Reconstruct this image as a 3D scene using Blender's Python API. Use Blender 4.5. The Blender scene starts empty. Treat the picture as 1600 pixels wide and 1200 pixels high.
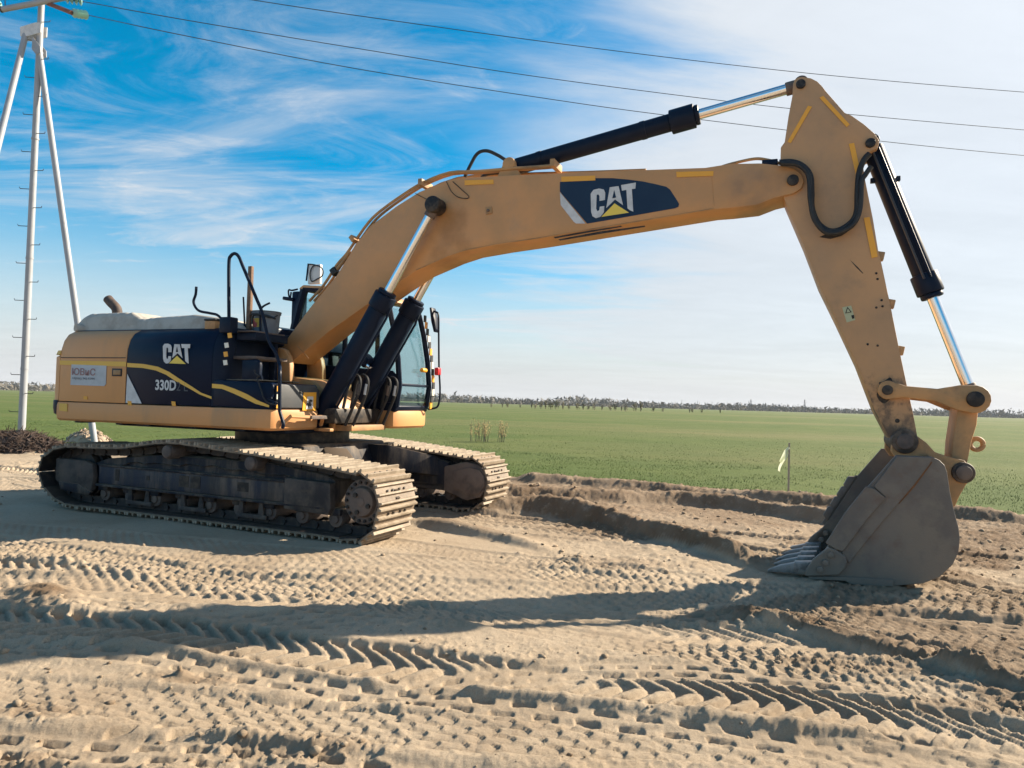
import bpy, bmesh, math, random
import numpy as np
from mathutils import Vector, Matrix

random.seed(7)
rng = np.random.default_rng(7)
scene = bpy.context.scene
COL = scene.collection
R = math.radians

# ------------------------------------------------------------------ camera
CAM_H = 1.6; FPX = 1110.0; ROLL = R(1.61); PITCH = R(1.523)
cr, sr = math.cos(ROLL), math.sin(ROLL); cp, sp = math.cos(PITCH), math.sin(PITCH)
def _pit(v): return Vector((v[0], cp*v[1]-sp*v[2], sp*v[1]+cp*v[2]))
camd = bpy.data.cameras.new('camera'); cam = bpy.data.objects.new('camera', camd); COL.objects.link(cam)
rgt, up, fwd = _pit((cr, 0, sr)), _pit((-sr, 0, cr)), _pit((0, 1, 0))
cam.matrix_world = Matrix(((rgt.x, up.x, -fwd.x, 0), (rgt.y, up.y, -fwd.y, 0), (rgt.z, up.z, -fwd.z, CAM_H), (0, 0, 0, 1)))
camd.sensor_fit = 'HORIZONTAL'; camd.sensor_width = 36; camd.lens = 36*FPX/1600
camd.clip_start = 0.05; camd.clip_end = 9000
scene.camera = cam

# ------------------------------------------------------------------ light
SUN_V = Vector((1.60, 0.74, 1.0)).normalized()          # towards the sun
EL = math.asin(SUN_V.z); AZ = math.atan2(SUN_V.x, SUN_V.y)
w = bpy.data.worlds.new('World'); scene.world = w; w.use_nodes = True
nt = w.node_tree; N = nt.nodes; L = nt.links; N.clear()
def nd(t, **k):
    n = N.new(t)
    for a, b in k.items(): setattr(n, a, b)
    return n
def mth(op, a, b=None, clamp=False):
    n = nd('ShaderNodeMath', operation=op); n.use_clamp = clamp
    for i, v in enumerate((a, b)):
        if v is None: continue
        if isinstance(v, (int, float)): n.inputs[i].default_value = v
        else: L.new(v, n.inputs[i])
    return n.outputs[0]
sky = nd('ShaderNodeTexSky', sky_type='NISHITA', sun_disc=False)
sky.sun_elevation = EL; sky.sun_rotation = AZ; sky.altitude = 50; sky.air_density = 1.0; sky.dust_density = 0.6; sky.ozone_density = 2.2
hs = nd('ShaderNodeHueSaturation'); hs.inputs['Saturation'].default_value = 1.85; hs.inputs['Value'].default_value = 1.32; hs.inputs['Hue'].default_value = 0.484
L.new(sky.outputs[0], hs.inputs['Color'])
tc = nd('ShaderNodeTexCoord'); sx = nd('ShaderNodeSeparateXYZ'); L.new(tc.outputs['Generated'], sx.inputs[0])
zz = mth('ADD', mth('MAXIMUM', sx.outputs['Z'], 0.0), 0.10)
cx_ = mth('DIVIDE', sx.outputs['X'], zz); cy_ = mth('DIVIDE', sx.outputs['Y'], zz)
def cloud(sx_, sy_, rot, scale, detail, rough, dist, off):
    c = nd('ShaderNodeCombineXYZ'); L.new(cx_, c.inputs[0]); L.new(cy_, c.inputs[1]); c.inputs[2].default_value = off
    m = nd('ShaderNodeMapping'); m.inputs['Rotation'].default_value = (0, 0, rot); m.inputs['Scale'].default_value = (sx_, sy_, 1)
    L.new(c.outputs[0], m.inputs['Vector'])
    n = nd('ShaderNodeTexNoise'); n.inputs['Scale'].default_value = scale; n.inputs['Detail'].default_value = detail
    n.inputs['Roughness'].default_value = rough; n.inputs['Distortion'].default_value = dist
    L.new(m.outputs[0], n.inputs['Vector']); return n.outputs['Fac']
def ramp(v, a, b):
    n = nd('ShaderNodeMapRange'); n.interpolation_type = 'SMOOTHSTEP'
    n.inputs[1].default_value = a; n.inputs[2].default_value = b; L.new(v, n.inputs[0]); return n.outputs[0]
streak = cloud(0.35, 1.3, 0.35, 1.1, 9, 0.62, 0.9, 0.0)
wisp = cloud(0.8, 1.2, -0.5, 2.6, 10, 0.68, 1.2, 4.0)
broad = cloud(0.5, 0.8, 0.2, 0.35, 4, 0.5, 0.3, 9.0)
# cirrostratus veil that thickens towards the sun's side of the sky, where the front is coming from
vd = nd('ShaderNodeVectorMath', operation='DOT_PRODUCT'); L.new(tc.outputs['Generated'], vd.inputs[0]); vd.inputs[1].default_value = Vector((0.93, 0.30, -0.22)).normalized()
veil = ramp(mth('ADD', vd.outputs['Value'], mth('ADD', mth('MULTIPLY', mth('SUBTRACT', broad, 0.5), 0.7), mth('MULTIPLY', mth('SUBTRACT', streak, 0.5), 0.75))), 0.10, 0.52)
low = ramp(sx.outputs['Z'], 0.36, 0.02)
c1 = ramp(mth('ADD', streak, mth('MULTIPLY', low, 0.12)), 0.45, 0.76)
c2 = mth('MULTIPLY', ramp(wisp, 0.47, 0.80), 0.7)
cov = mth('MAXIMUM', mth('ADD', mth('MULTIPLY', c1, 0.75), mth('MULTIPLY', c2, 0.6), True), mth('MULTIPLY', veil, 0.93))
hz = mth('MULTIPLY', ramp(sx.outputs['Z'], 0.30, 0.0), 0.97)          # haze low over the horizon
cov = mth('MAXIMUM', cov, hz)
tex = mth('ADD', 0.80, mth('ADD', mth('MULTIPLY', streak, 0.26), mth('MULTIPLY', wisp, 0.14)))
sunglow = nd('ShaderNodeVectorMath', operation='DOT_PRODUCT'); L.new(tc.outputs['Generated'], sunglow.inputs[0]); sunglow.inputs[1].default_value = SUN_V
glow = mth('ADD', 1.0, mth('MULTIPLY', mth('POWER', mth('MAXIMUM', sunglow.outputs['Value'], 0.0), 3.0), 0.30))
ccol = nd('ShaderNodeVectorMath', operation='SCALE'); ccol.inputs[0].default_value = (5.4, 5.62, 5.9)
L.new(mth('MULTIPLY', tex, glow), ccol.inputs['Scale'])
mixc = nd('ShaderNodeMix', data_type='RGBA'); L.new(cov, mixc.inputs['Factor']); L.new(hs.outputs[0], mixc.inputs[6]); L.new(ccol.outputs[0], mixc.inputs[7])
bg = nd('ShaderNodeBackground'); bg.inputs['Strength'].default_value = 0.056; L.new(mixc.outputs[2], bg.inputs['Color'])
wo = nd('ShaderNodeOutputWorld'); L.new(bg.outputs[0], wo.inputs[0])
sund = bpy.data.lights.new('sun', 'SUN'); sund.energy = 5.0; sund.angle = R(0.55); sund.color = (1.0, 0.87, 0.69)
sun = bpy.data.objects.new('sun', sund); COL.objects.link(sun); sun.rotation_euler = (-SUN_V).to_track_quat('-Z', 'Y').to_euler(); sun.location = (30, 12, 25)
vs = scene.view_settings; vs.view_transform = 'Standard'; vs.look = 'None'; vs.gamma = 1; vs.exposure = 1.25; vs.use_curve_mapping = False

# ------------------------------------------------------------------ coordinates
def ray(px, py):
    u = (px-800)/FPX; v = -(py-600)/FPX
    return _pit((cr*u-sr*v, 1, sr*u+cr*v))
def gnd(px, py, z=0.0):
    d = ray(px, py); t = (z-CAM_H)/d.z; return (t*d.x, t*d.y)
def at_depth(px, py, Y):
    d = ray(px, py); t = Y/d.y; return Vector((t*d.x, Y, CAM_H+t*d.z))
class Frame:                                            # the machine's own axes: x forward, y to its left, z up
    def __init__(s, O, deg):
        s.O = O; a = R(deg); s.ex = (math.cos(a), -math.sin(a)); s.ey = (math.sin(a), math.cos(a)); s.rz = -a
    def __call__(s, px, py, y):
        d = ray(px, py); t = (y+s.ey[0]*s.O[0]+s.ey[1]*s.O[1])/(s.ey[0]*d.x+s.ey[1]*d.y)
        return ((t*d.x-s.O[0])*s.ex[0]+(t*d.y-s.O[1])*s.ex[1], CAM_H+t*d.z)
    def front(s, px, py, x):
        d = ray(px, py); t = (x+s.ex[0]*s.O[0]+s.ex[1]*s.O[1])/(s.ex[0]*d.x+s.ex[1]*d.y)
        return ((t*d.x-s.O[0])*s.ey[0]+(t*d.y-s.O[1])*s.ey[1], CAM_H+t*d.z)
O_M = (-3.0626, 10.2550)
U = Frame(O_M, 22.0); TK = Frame(O_M, 23.5)
def c1_(x, y): return (40+x/4, 380+y/4)
def c2_(x, y): return (400+x/4, 400+y/4)
def c3_(x, y): return (480+x/4, 180+y/4)
def c5_(x, y): return (380+x/6.6667, 540+y/6.6667)
def c6_(x, y): return (840+x/4, 100+y/4)
def c7_(x, y): return (1180+x/4, 100+y/4)
def c8_(x, y): return (1180+x/4, 380+y/4)
def c9_(x, y): return (1180+x/4, 640+y/4)
def d7_(x, y): return (330+x/8, 380+y/8)
def d8_(x, y): return (330+x/8, 500+y/8)

# ------------------------------------------------------------------ materials
MATS = {}
def mat(name, base, rough=0.6, metal=0.0, alt=None, scale=4.0, fac=(0.4, 0.65), dust=0.0, dustcol=(0.36, 0.28, 0.19), dscale=3.0,
        bump=0.0, bscale=40.0, spec=0.5, streak=False, coat=0.0, alpha=1.0, trans=0.0):
    m = bpy.data.materials.new(name); m.use_nodes = True; t = m.node_tree; n = t.nodes; l = t.links
    b = n['Principled BSDF']; b.inputs['Roughness'].default_value = rough; b.inputs['Metallic'].default_value = metal
    b.inputs['Specular IOR Level'].default_value = spec; b.inputs['Coat Weight'].default_value = coat; b.inputs['Coat Roughness'].default_value = 0.15
    b.inputs['Transmission Weight'].default_value = trans; b.inputs['Alpha'].default_value = alpha
    tcn = n.new('ShaderNodeTexCoord'); vec = tcn.outputs['Object']
    if streak:
        mp = n.new('ShaderNodeMapping'); mp.inputs['Scale'].default_value = (1, 1, 0.22); l.new(vec, mp.inputs[0]); vec2 = mp.outputs[0]
    else: vec2 = vec
    def noise(sc, det=6, v=vec, ro=0.6):
        q = n.new('ShaderNodeTexNoise'); q.inputs['Scale'].default_value = sc; q.inputs['Detail'].default_value = det; q.inputs['Roughness'].default_value = ro
        l.new(v, q.inputs['Vector']); return q.outputs['Fac']
    def rmp(v, a, c, hi=1.0):
        q = n.new('ShaderNodeMapRange'); q.interpolation_type = 'SMOOTHSTEP'; q.inputs[1].default_value = a; q.inputs[2].default_value = c; q.inputs[4].default_value = hi
        l.new(v, q.inputs[0]); return q.outputs[0]
    col = None
    def mix(f, a, bcol):
        q = n.new('ShaderNodeMix'); q.data_type = 'RGBA'; l.new(f, q.inputs['Factor'])
        if isinstance(a, tuple): q.inputs[6].default_value = (*a, 1)
        else: l.new(a, q.inputs[6])
        q.inputs[7].default_value = (*bcol, 1); return q.outputs[2]
    cur = base
    if alt: cur = mix(rmp(noise(scale, v=vec2), *fac), cur, alt)
    if dust > 0: 
        cur = mix(rmp(noise(dscale, 8, v=vec2, ro=0.7), 0.62-0.3*dust, 0.80-0.15*dust, min(1, dust*1.2)), cur, dustcol)
        g = n.new('ShaderNodeNewGeometry'); s = n.new('ShaderNodeSeparateXYZ'); l.new(g.outputs['Normal'], s.inputs[0])   # dust settles on faces that look up
        cur = mix(rmp(s.outputs['Z'], 0.45, 0.95, min(1, dust*1.3)), cur, dustcol)
    if isinstance(cur, tuple): b.inputs['Base Color'].default_value = (*cur, 1)
    else: l.new(cur, b.inputs['Base Color'])
    rr = n.new('ShaderNodeMapRange'); rr.inputs[3].default_value = max(0.03, rough-0.10); rr.inputs[4].default_value = min(1, rough+0.14); l.new(noise(scale*2.3), rr.inputs[0]); l.new(rr.outputs[0], b.inputs['Roughness'])
    if bump > 0:
        bp = n.new('ShaderNodeBump'); bp.inputs['Strength'].default_value = bump; bp.inputs['Distance'].default_value = 0.01; l.new(noise(bscale, 5), bp.inputs['Height']); l.new(bp.outputs[0], b.inputs['Normal'])
    MATS[name] = m; return m
YELLOW = (0.615, 0.290, 0.104)
mat('yellow_paint', YELLOW, 0.48, alt=(0.48, 0.25, 0.100), scale=1.1, dust=0.42, dustcol=(0.40, 0.24, 0.125), dscale=2.2, bump=0.05, bscale=30, streak=True)
mat('yellow_worn', (0.52, 0.27, 0.105), 0.6, alt=(0.33, 0.20, 0.09), scale=2.0, dust=0.55, dustcol=(0.16, 0.10, 0.06), dscale=3.2, bump=0.15, bscale=45)
mat('yellow_stick', (0.50, 0.275, 0.125), 0.52, alt=(0.41, 0.24, 0.12), scale=1.2, dust=0.35, dustcol=(0.26, 0.17, 0.10), dscale=2.4, bump=0.08, bscale=35)
mat('stripe_yellow', (0.72, 0.42, 0.06), 0.45)
mat('navy_panel', (0.003, 0.0085, 0.026), 0.32, alt=(0.005, 0.011, 0.030), scale=2, spec=0.10)
mat('navy_decal', (0.006, 0.022, 0.055), 0.45, alt=(0.009, 0.027, 0.06), scale=3, spec=0.3)
mat('black_paint', (0.004, 0.010, 0.026), 0.42, alt=(0.006, 0.013, 0.030), scale=5, spec=0.15)
mat('black_rubber', (0.007, 0.008, 0.011), 0.55, alt=(0.018, 0.017, 0.016), scale=12)
mat('grey_plastic', (0.045, 0.050, 0.056), 0.55, alt=(0.06, 0.062, 0.065), scale=4, dust=0.15, dustcol=(0.2, 0.16, 0.12))
mat('chrome', (0.80, 0.81, 0.83), 0.14, 1.0)
mat('decal_white', (0.5950, 0.5950, 0.5950), 0.5, alt=(0.4930, 0.4930, 0.4930), scale=8)
mat('decal_grey', (0.05, 0.06, 0.08), 0.5)
mat('logo_yellow', (0.80, 0.58, 0.08), 0.45)
mat('sign_white', (0.46, 0.48, 0.50), 0.5, alt=(0.40, 0.42, 0.44), scale=5)
mat('sign_red', (0.30, 0.17, 0.17), 0.6)
mat('sign_ink', (0.16, 0.17, 0.19), 0.6)
mat('reflector_orange', (0.78, 0.36, 0.03), 0.4)
mat('reflector_white', (0.75, 0.72, 0.62), 0.4)
mat('reflector_red', (0.60, 0.02, 0.03), 0.3)
mat('track_steel', (0.2120, 0.1571, 0.1060), 0.62, 0.0, alt=(0.1243, 0.0913, 0.0622), scale=6, dust=0.45, dustcol=(0.2997, 0.2229, 0.1498), dscale=7, bump=0.4, bscale=60)
mat('grouser_steel', (0.3366, 0.2754, 0.2028), 0.6, 0.0, spec=0.3, alt=(0.2295, 0.1797, 0.1263), scale=9, bump=0.2, bscale=80)
mat('chain_steel', (0.022, 0.020, 0.021), 0.55, spec=0.3, alt=(0.06, 0.047, 0.036), scale=8, dust=0.25, dustcol=(0.14, 0.105, 0.075), dscale=9)
mat('frame_black', (0.008, 0.011, 0.020), 0.62, alt=(0.022, 0.021, 0.024), scale=3, spec=0.25, dust=0.68, dustcol=(0.165, 0.125, 0.090), dscale=3, bump=0.3, bscale=50, streak=True)
mat('muddy_steel', (0.150, 0.108, 0.086), 0.7, alt=(0.07, 0.055, 0.05), scale=4, dust=0.4, dustcol=(0.19, 0.15, 0.11), dscale=5, bump=0.35, bscale=40)
mat('bucket_steel', (0.125, 0.110, 0.096), 0.55, 0.10, alt=(0.170, 0.145, 0.120), scale=2.6, dust=0.42, dustcol=(0.125, 0.062, 0.034), dscale=4, bump=0.25, bscale=60)
mat('tooth_steel', (0.27, 0.255, 0.24), 0.5, 0.3, alt=(0.15, 0.135, 0.12), scale=9)
mat('grease_black', (0.014, 0.013, 0.014), 0.5, alt=(0.06, 0.046, 0.035), scale=11, spec=0.3)
mat('muddy_grease', (0.045, 0.036, 0.030), 0.6, alt=(0.13, 0.095, 0.07), scale=10, dust=0.2, dustcol=(0.2, 0.14, 0.09), bump=0.4, bscale=40, spec=0.3)
mat('muddy_dark', (0.085, 0.070, 0.062), 0.7, alt=(0.030, 0.028, 0.030), scale=3, dust=0.5, dustcol=(0.15, 0.115, 0.085), dscale=4, bump=0.3, bscale=45, spec=0.25)
mat('frame_navy', (0.014, 0.022, 0.042), 0.6, alt=(0.040, 0.037, 0.038), scale=2.5, dust=0.68, dustcol=(0.170, 0.132, 0.100), dscale=3.5, bump=0.2, bscale=50, spec=0.3, streak=True)
mat('yellow_boom', YELLOW, 0.48, alt=(0.48, 0.25, 0.100), scale=0.9, dust=0.42, dustcol=(0.42, 0.25, 0.13), dscale=1.7, bump=0.05, bscale=30)
mat('mud_cake', (0.20, 0.15, 0.105), 0.95, alt=(0.13, 0.098, 0.07), scale=9, bump=0.6, bscale=60, spec=0.1)
mat('rust', (0.20, 0.085, 0.035), 0.8, alt=(0.13, 0.07, 0.04), scale=12)
mat('canvas', (0.43, 0.405, 0.36), 0.9, alt=(0.33, 0.305, 0.265), scale=4, dust=0.10, dustcol=(0.3, 0.25, 0.19), bump=0.4, bscale=14)
mat('wood_post', (0.20, 0.12, 0.075), 0.85, alt=(0.13, 0.08, 0.055), scale=14, bump=0.3)
mat('pail_grey', (0.14, 0.17, 0.20), 0.5, alt=(0.11, 0.13, 0.16), scale=6)
mat('pail_label', (0.45, 0.06, 0.06), 0.5, alt=(0.6, 0.42, 0.06), scale=7, fac=(0.48, 0.52))
mat('box_white', (0.62, 0.62, 0.60), 0.5)
mat('exhaust', (0.12, 0.085, 0.065), 0.7, 0.3, alt=(0.07, 0.055, 0.05), scale=9)
mat('mast_white', (0.3110, 0.3283, 0.3571), 0.55, alt=(0.2765, 0.2880, 0.3110), scale=1.6, dust=0.28, dustcol=(0.1728, 0.1498, 0.1152))
mat('mast_rust', (0.20, 0.075, 0.05), 0.7, alt=(0.12, 0.06, 0.05), scale=5)
mat('steel_dark', (0.05, 0.05, 0.055), 0.5, 0.4)
mat('wire', (0.05, 0.05, 0.055), 0.5, 0.5)
mat('wood_stake', (0.30, 0.27, 0.23), 0.9)
mat('ribbon', (0.6880, 0.7200, 0.4800), 0.6)
mat('bark', (0.1360, 0.1160, 0.0920), 0.9)
mat('leaf_yellow', (0.4350, 0.3300, 0.1500), 0.8, alt=(0.3600, 0.2850, 0.1275), scale=3)
mat('leaf_olive', (0.2160, 0.1836, 0.1080), 0.85, alt=(0.1584, 0.1512, 0.0864), scale=0.4)
mat('label_pale', (0.42, 0.43, 0.27), 0.6)
mat('wood_far', (0.1058, 0.1023, 0.0917), 0.95, alt=(0.1341, 0.1129, 0.0811), scale=0.012)
mat('soil_dark', (0.055, 0.038, 0.030), 0.95, alt=(0.030, 0.022, 0.019), scale=9)
mat('sand_heap', (0.42, 0.33, 0.24), 0.95, alt=(0.30, 0.23, 0.17), scale=6)
mat('twig', (0.075, 0.048, 0.036), 0.9)
def glass_mat():
    m = bpy.data.materials.new('cab_glass'); m.use_nodes = True; t = m.node_tree; n = t.nodes; l = t.links; n.remove(n['Principled BSDF'])
    tr = n.new('ShaderNodeBsdfTransparent'); tr.inputs[0].default_value = (0.78, 0.87, 0.88, 1)
    gl = n.new('ShaderNodeBsdfGlossy'); gl.inputs['Roughness'].default_value = 0.03; gl.inputs[0].default_value = (0.9, 0.95, 0.97, 1)
    lw = n.new('ShaderNodeLayerWeight'); lw.inputs[0].default_value = 0.5; pw = n.new('ShaderNodeMath'); pw.operation = 'POWER'; l.new(lw.outputs['Facing'], pw.inputs[0]); pw.inputs[1].default_value = 3.5; fr = n.new('ShaderNodeMath'); fr.operation = 'MULTIPLY_ADD'; l.new(pw.outputs[0], fr.inputs[0]); fr.inputs[1].default_value = 0.5; fr.inputs[2].default_value = 0.04; mx = n.new('ShaderNodeMixShader')
    l.new(fr.outputs[0], mx.inputs[0]); l.new(tr.outputs[0], mx.inputs[1]); l.new(gl.outputs[0], mx.inputs[2]); l.new(mx.outputs[0], n['Material Output'].inputs[0]); MATS['cab_glass'] = m
glass_mat()
def ribbon_mat():                                       # thin plastic tape lets the sun through
    m = MATS['ribbon']; t = m.node_tree; n = t.nodes; l = t.links; tr = n.new('ShaderNodeBsdfTranslucent'); tr.inputs[0].default_value = (0.85, 0.88, 0.68, 1); mx = n.new('ShaderNodeMixShader'); mx.inputs[0].default_value = 0.6
    l.new(n['Principled BSDF'].outputs[0], mx.inputs[1]); l.new(tr.outputs[0], mx.inputs[2]); l.new(mx.outputs[0], n['Material Output'].inputs[0])
ribbon_mat()
def insul_mat():
    m = mat('insulator_glass', (0.45, 0.72, 0.62), 0.12, trans=0.5); return m
insul_mat()

# ------------------------------------------------------------------ mesh helpers
class MB:
    def __init__(s): s.v = []; s.f = []; s.m = []; s.mi = 0
    def add(s, vs, fs):
        o = len(s.v); s.v += [tuple(v) for v in vs]; s.f += [tuple(i+o for i in f) for f in fs]; s.m += [s.mi]*len(fs); return s
    def box(s, c, d, rot=None):
        vs = [Vector((x*d[0]/2, y*d[1]/2, z*d[2]/2)) for x in (-1, 1) for y in (-1, 1) for z in (-1, 1)]
        if rot is not None: vs = [rot @ v for v in vs]
        vs = [v+Vector(c) for v in vs]
        return s.add(vs, [(0, 1, 3, 2), (4, 6, 7, 5), (0, 4, 5, 1), (2, 3, 7, 6), (0, 2, 6, 4), (1, 5, 7, 3)])
    def span(s, a, b): return s.box([(a[i]+b[i])/2 for i in range(3)], [abs(b[i]-a[i]) for i in range(3)])
    def prism(s, out, y0, y1):
        n = len(out)
        ar = sum(out[i][0]*out[(i+1) % n][1]-out[(i+1) % n][0]*out[i][1] for i in range(n))
        o = list(out) if ar > 0 else list(out)[::-1]
        vs = [(x, y0, z) for x, z in o]+[(x, y1, z) for x, z in o]
        return s.add(vs, [tuple(range(n)), tuple(range(2*n-1, n-1, -1))]+[(i, i+n, (i+1) % n+n, (i+1) % n) for i in range(n)])
    def loft(s, rings, cap=True):
        n = len(rings[0]); vs = [p for r in rings for p in r]; fs = []
        for k in range(len(rings)-1):
            for i in range(n): fs.append((k*n+i, k*n+(i+1) % n, (k+1)*n+(i+1) % n, (k+1)*n+i))
        if cap: fs += [tuple(range(n-1, -1, -1)), tuple(range((len(rings)-1)*n, len(rings)*n))]
        return s.add(vs, fs)
    def cyl(s, a, b, r, r2=None, n=16, cap=True):
        a, b = Vector(a), Vector(b); d = (b-a).normalized(); r2 = r if r2 is None else r2
        u = d.orthogonal().normalized(); v = d.cross(u)
        ring = lambda c, q: [c+(u*math.cos(t)+v*math.sin(t))*q for t in (2*math.pi*i/n for i in range(n))]
        return s.loft([ring(a, r), ring(b, r2)], cap)
    def tube(s, pts, r, n=8):
        P = [Vector(p) for p in pts]; rings = []; u = None
        for i, p in enumerate(P):
            d = (P[min(i+1, len(P)-1)]-P[max(i-1, 0)]).normalized()
            u = d.orthogonal().normalized() if u is None else (u-d*u.dot(d)).normalized()
            v = d.cross(u); rr = r[i] if isinstance(r, (list, tuple)) else r
            rings.append([p+(u*math.cos(t)+v*math.sin(t))*rr for t in (2*math.pi*k/n for k in range(n))])
        return s.loft(rings)
    def build(s, name, m, parent=None, bevel=0.0, smooth=35, seg=2):
        me = bpy.data.meshes.new(name); me.from_pydata(s.v, [], s.f)
        ms = m if isinstance(m, (list, tuple)) else [m]
        for q in ms: me.materials.append(MATS[q])
        if len(ms) > 1: me.polygons.foreach_set('material_index', s.m)
        bm = bmesh.new(); bm.from_mesh(me); bmesh.ops.recalc_face_normals(bm, faces=bm.faces)
        if bevel > 0:
            es = [e for e in bm.edges if len(e.link_faces) == 2 and e.calc_face_angle(0) > R(28)]
            bmesh.ops.bevel(bm, geom=es, offset=bevel, segments=seg, affect='EDGES', profile=0.5, clamp_overlap=True)
        bm.to_mesh(me); bm.free()
        if smooth:
            me.polygons.foreach_set('use_smooth', [True]*len(me.polygons)); me.set_sharp_from_angle(angle=R(smooth))
        o = bpy.data.objects.new(name, me); COL.objects.link(o)
        if parent: o.parent = parent
        return o
def curve_pts(pts, n=6):
    P = [Vector(p) for p in pts]; out = []
    for i in range(len(P)-1):
        a, b = P[max(i-1, 0)], P[i]; c, d = P[i+1], P[min(i+2, len(P)-1)]
        for k in range(n):
            t = k/n; out.append(0.5*((2*b)+(c-a)*t+(2*a-5*b+4*c-d)*t*t+(3*b-a-3*c+d)*t**3))
    out.append(P[-1]); return out
def empty(name, loc=(0, 0, 0), rz=0):
    o = bpy.data.objects.new(name, None); COL.objects.link(o); o.location = loc; o.rotation_euler = (0, 0, rz); o.empty_display_size = 0.3; return o
def tag(o, label=None, cat=None, group=None, kind=None):
    for k, v in (('label', label), ('category', cat), ('group', group), ('kind', kind)):
        if v: o[k] = v
    return o
def link_copy(o, parent=None, **k):
    c = o.copy(); COL.objects.link(c); c.parent = parent if parent else o.parent
    for a, b in k.items(): setattr(c, a, b)
    return c
def text_part(txt, m, parent, name, org, ux, uz, size, bold=0.0, lift=(0, -0.004, 0), fit=None):
    cu = bpy.data.curves.new('t', 'FONT'); cu.body = txt; cu.size = 1; cu.offset = bold; cu.resolution_u = 3
    ob = bpy.data.objects.new('t', cu); COL.objects.link(ob); dg = bpy.context.evaluated_depsgraph_get()
    me = bpy.data.meshes.new_from_object(ob.evaluated_get(dg)); bpy.data.objects.remove(ob); bpy.data.curves.remove(cu)
    xs = [v.co.x for v in me.vertices]; ys = [v.co.y for v in me.vertices]; x0, x1, y0, y1 = min(xs), max(xs), min(ys), max(ys)
    for v in me.vertices:
        a = (v.co.x-x0)/(x1-x0); c = (v.co.y-y0)/(y1-y0)
        v.co = Vector(org)+Vector(ux)*a+Vector(uz)*c+Vector(lift)
    me.name = name; me.materials.clear(); me.materials.append(MATS[m]); o = bpy.data.objects.new(name, me); COL.objects.link(o); o.parent = parent; return o

# ------------------------------------------------------------------ ground: rutted sand
def hsh(ix, iy, s):
    n = (ix.astype(np.int64)*374761393+iy.astype(np.int64)*668265263+s*982451653) & 0x7fffffff
    n = ((n ^ (n >> 13))*1274126177) & 0x7fffffff
    return ((n ^ (n >> 16)) & 0xffff)/65535.0
def vnoise(x, y, s=0):
    ix, iy = np.floor(x), np.floor(y); fx, fy = x-ix, y-iy; fx = fx*fx*fx*(fx*(fx*6-15)+10); fy = fy*fy*fy*(fy*(fy*6-15)+10)
    a, b = hsh(ix, iy, s), hsh(ix+1, iy, s); c, d = hsh(ix, iy+1, s), hsh(ix+1, iy+1, s)
    return (a+(b-a)*fx)*(1-fy)+(c+(d-c)*fx)*fy
def fbm(x, y, f, o, s=0, g=0.5, kind=0):
    t = 0; a = 1; q = 0
    for k in range(o):
        c, sn = math.cos(0.6*k+0.3), math.sin(0.6*k+0.3)
        v = vnoise((c*x-sn*y)*f+17.3*k, (sn*x+c*y)*f-9.1*k, s+k)
        if kind == 1: v = 1-np.abs(2*v-1)
        elif kind == 2: v = np.abs(2*v-1)
        t = t+a*v; q += a; a *= g; f *= 2.03
    return t/q
def sst(a, b, x): t = np.clip((x-a)/(b-a), 0, 1); return t*t*(3-2*t)
BND = [(-90, 62), (-40, 33), (-22, 24.0), (-13, 20.2), (-6, 17.7), (-0.08, 15.4), (4.0, 13.6), (8.16, 11.4), (13, 9.2), (30, 2), (60, -10)]
_bx = np.array([p[0] for p in BND]); _by = np.array([p[1] for p in BND])
def bound(x): return np.interp(x, _bx, _by)
def lane(pix):
    P = np.array([gnd(*p) for p in pix]); P = P[np.argsort(P[:, 0])]
    x = np.concatenate([[P[0, 0]-14], P[:, 0], [P[-1, 0]+14]])
    s0 = (P[1, 1]-P[0, 1])/(P[1, 0]-P[0, 0]); s1 = (P[-1, 1]-P[-2, 1])/(P[-1, 0]-P[-2, 0])
    y = np.concatenate([[P[0, 1]-14*s0], P[:, 1], [P[-1, 1]+14*s1]])
    g = np.linspace(x[0], x[-1], 700); yy = np.interp(g, x, y); k = np.hanning(61); k /= k.sum()
    yy = np.convolve(np.pad(yy, 30, 'edge'), k, 'valid'); return g, yy, np.gradient(yy, g)
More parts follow.
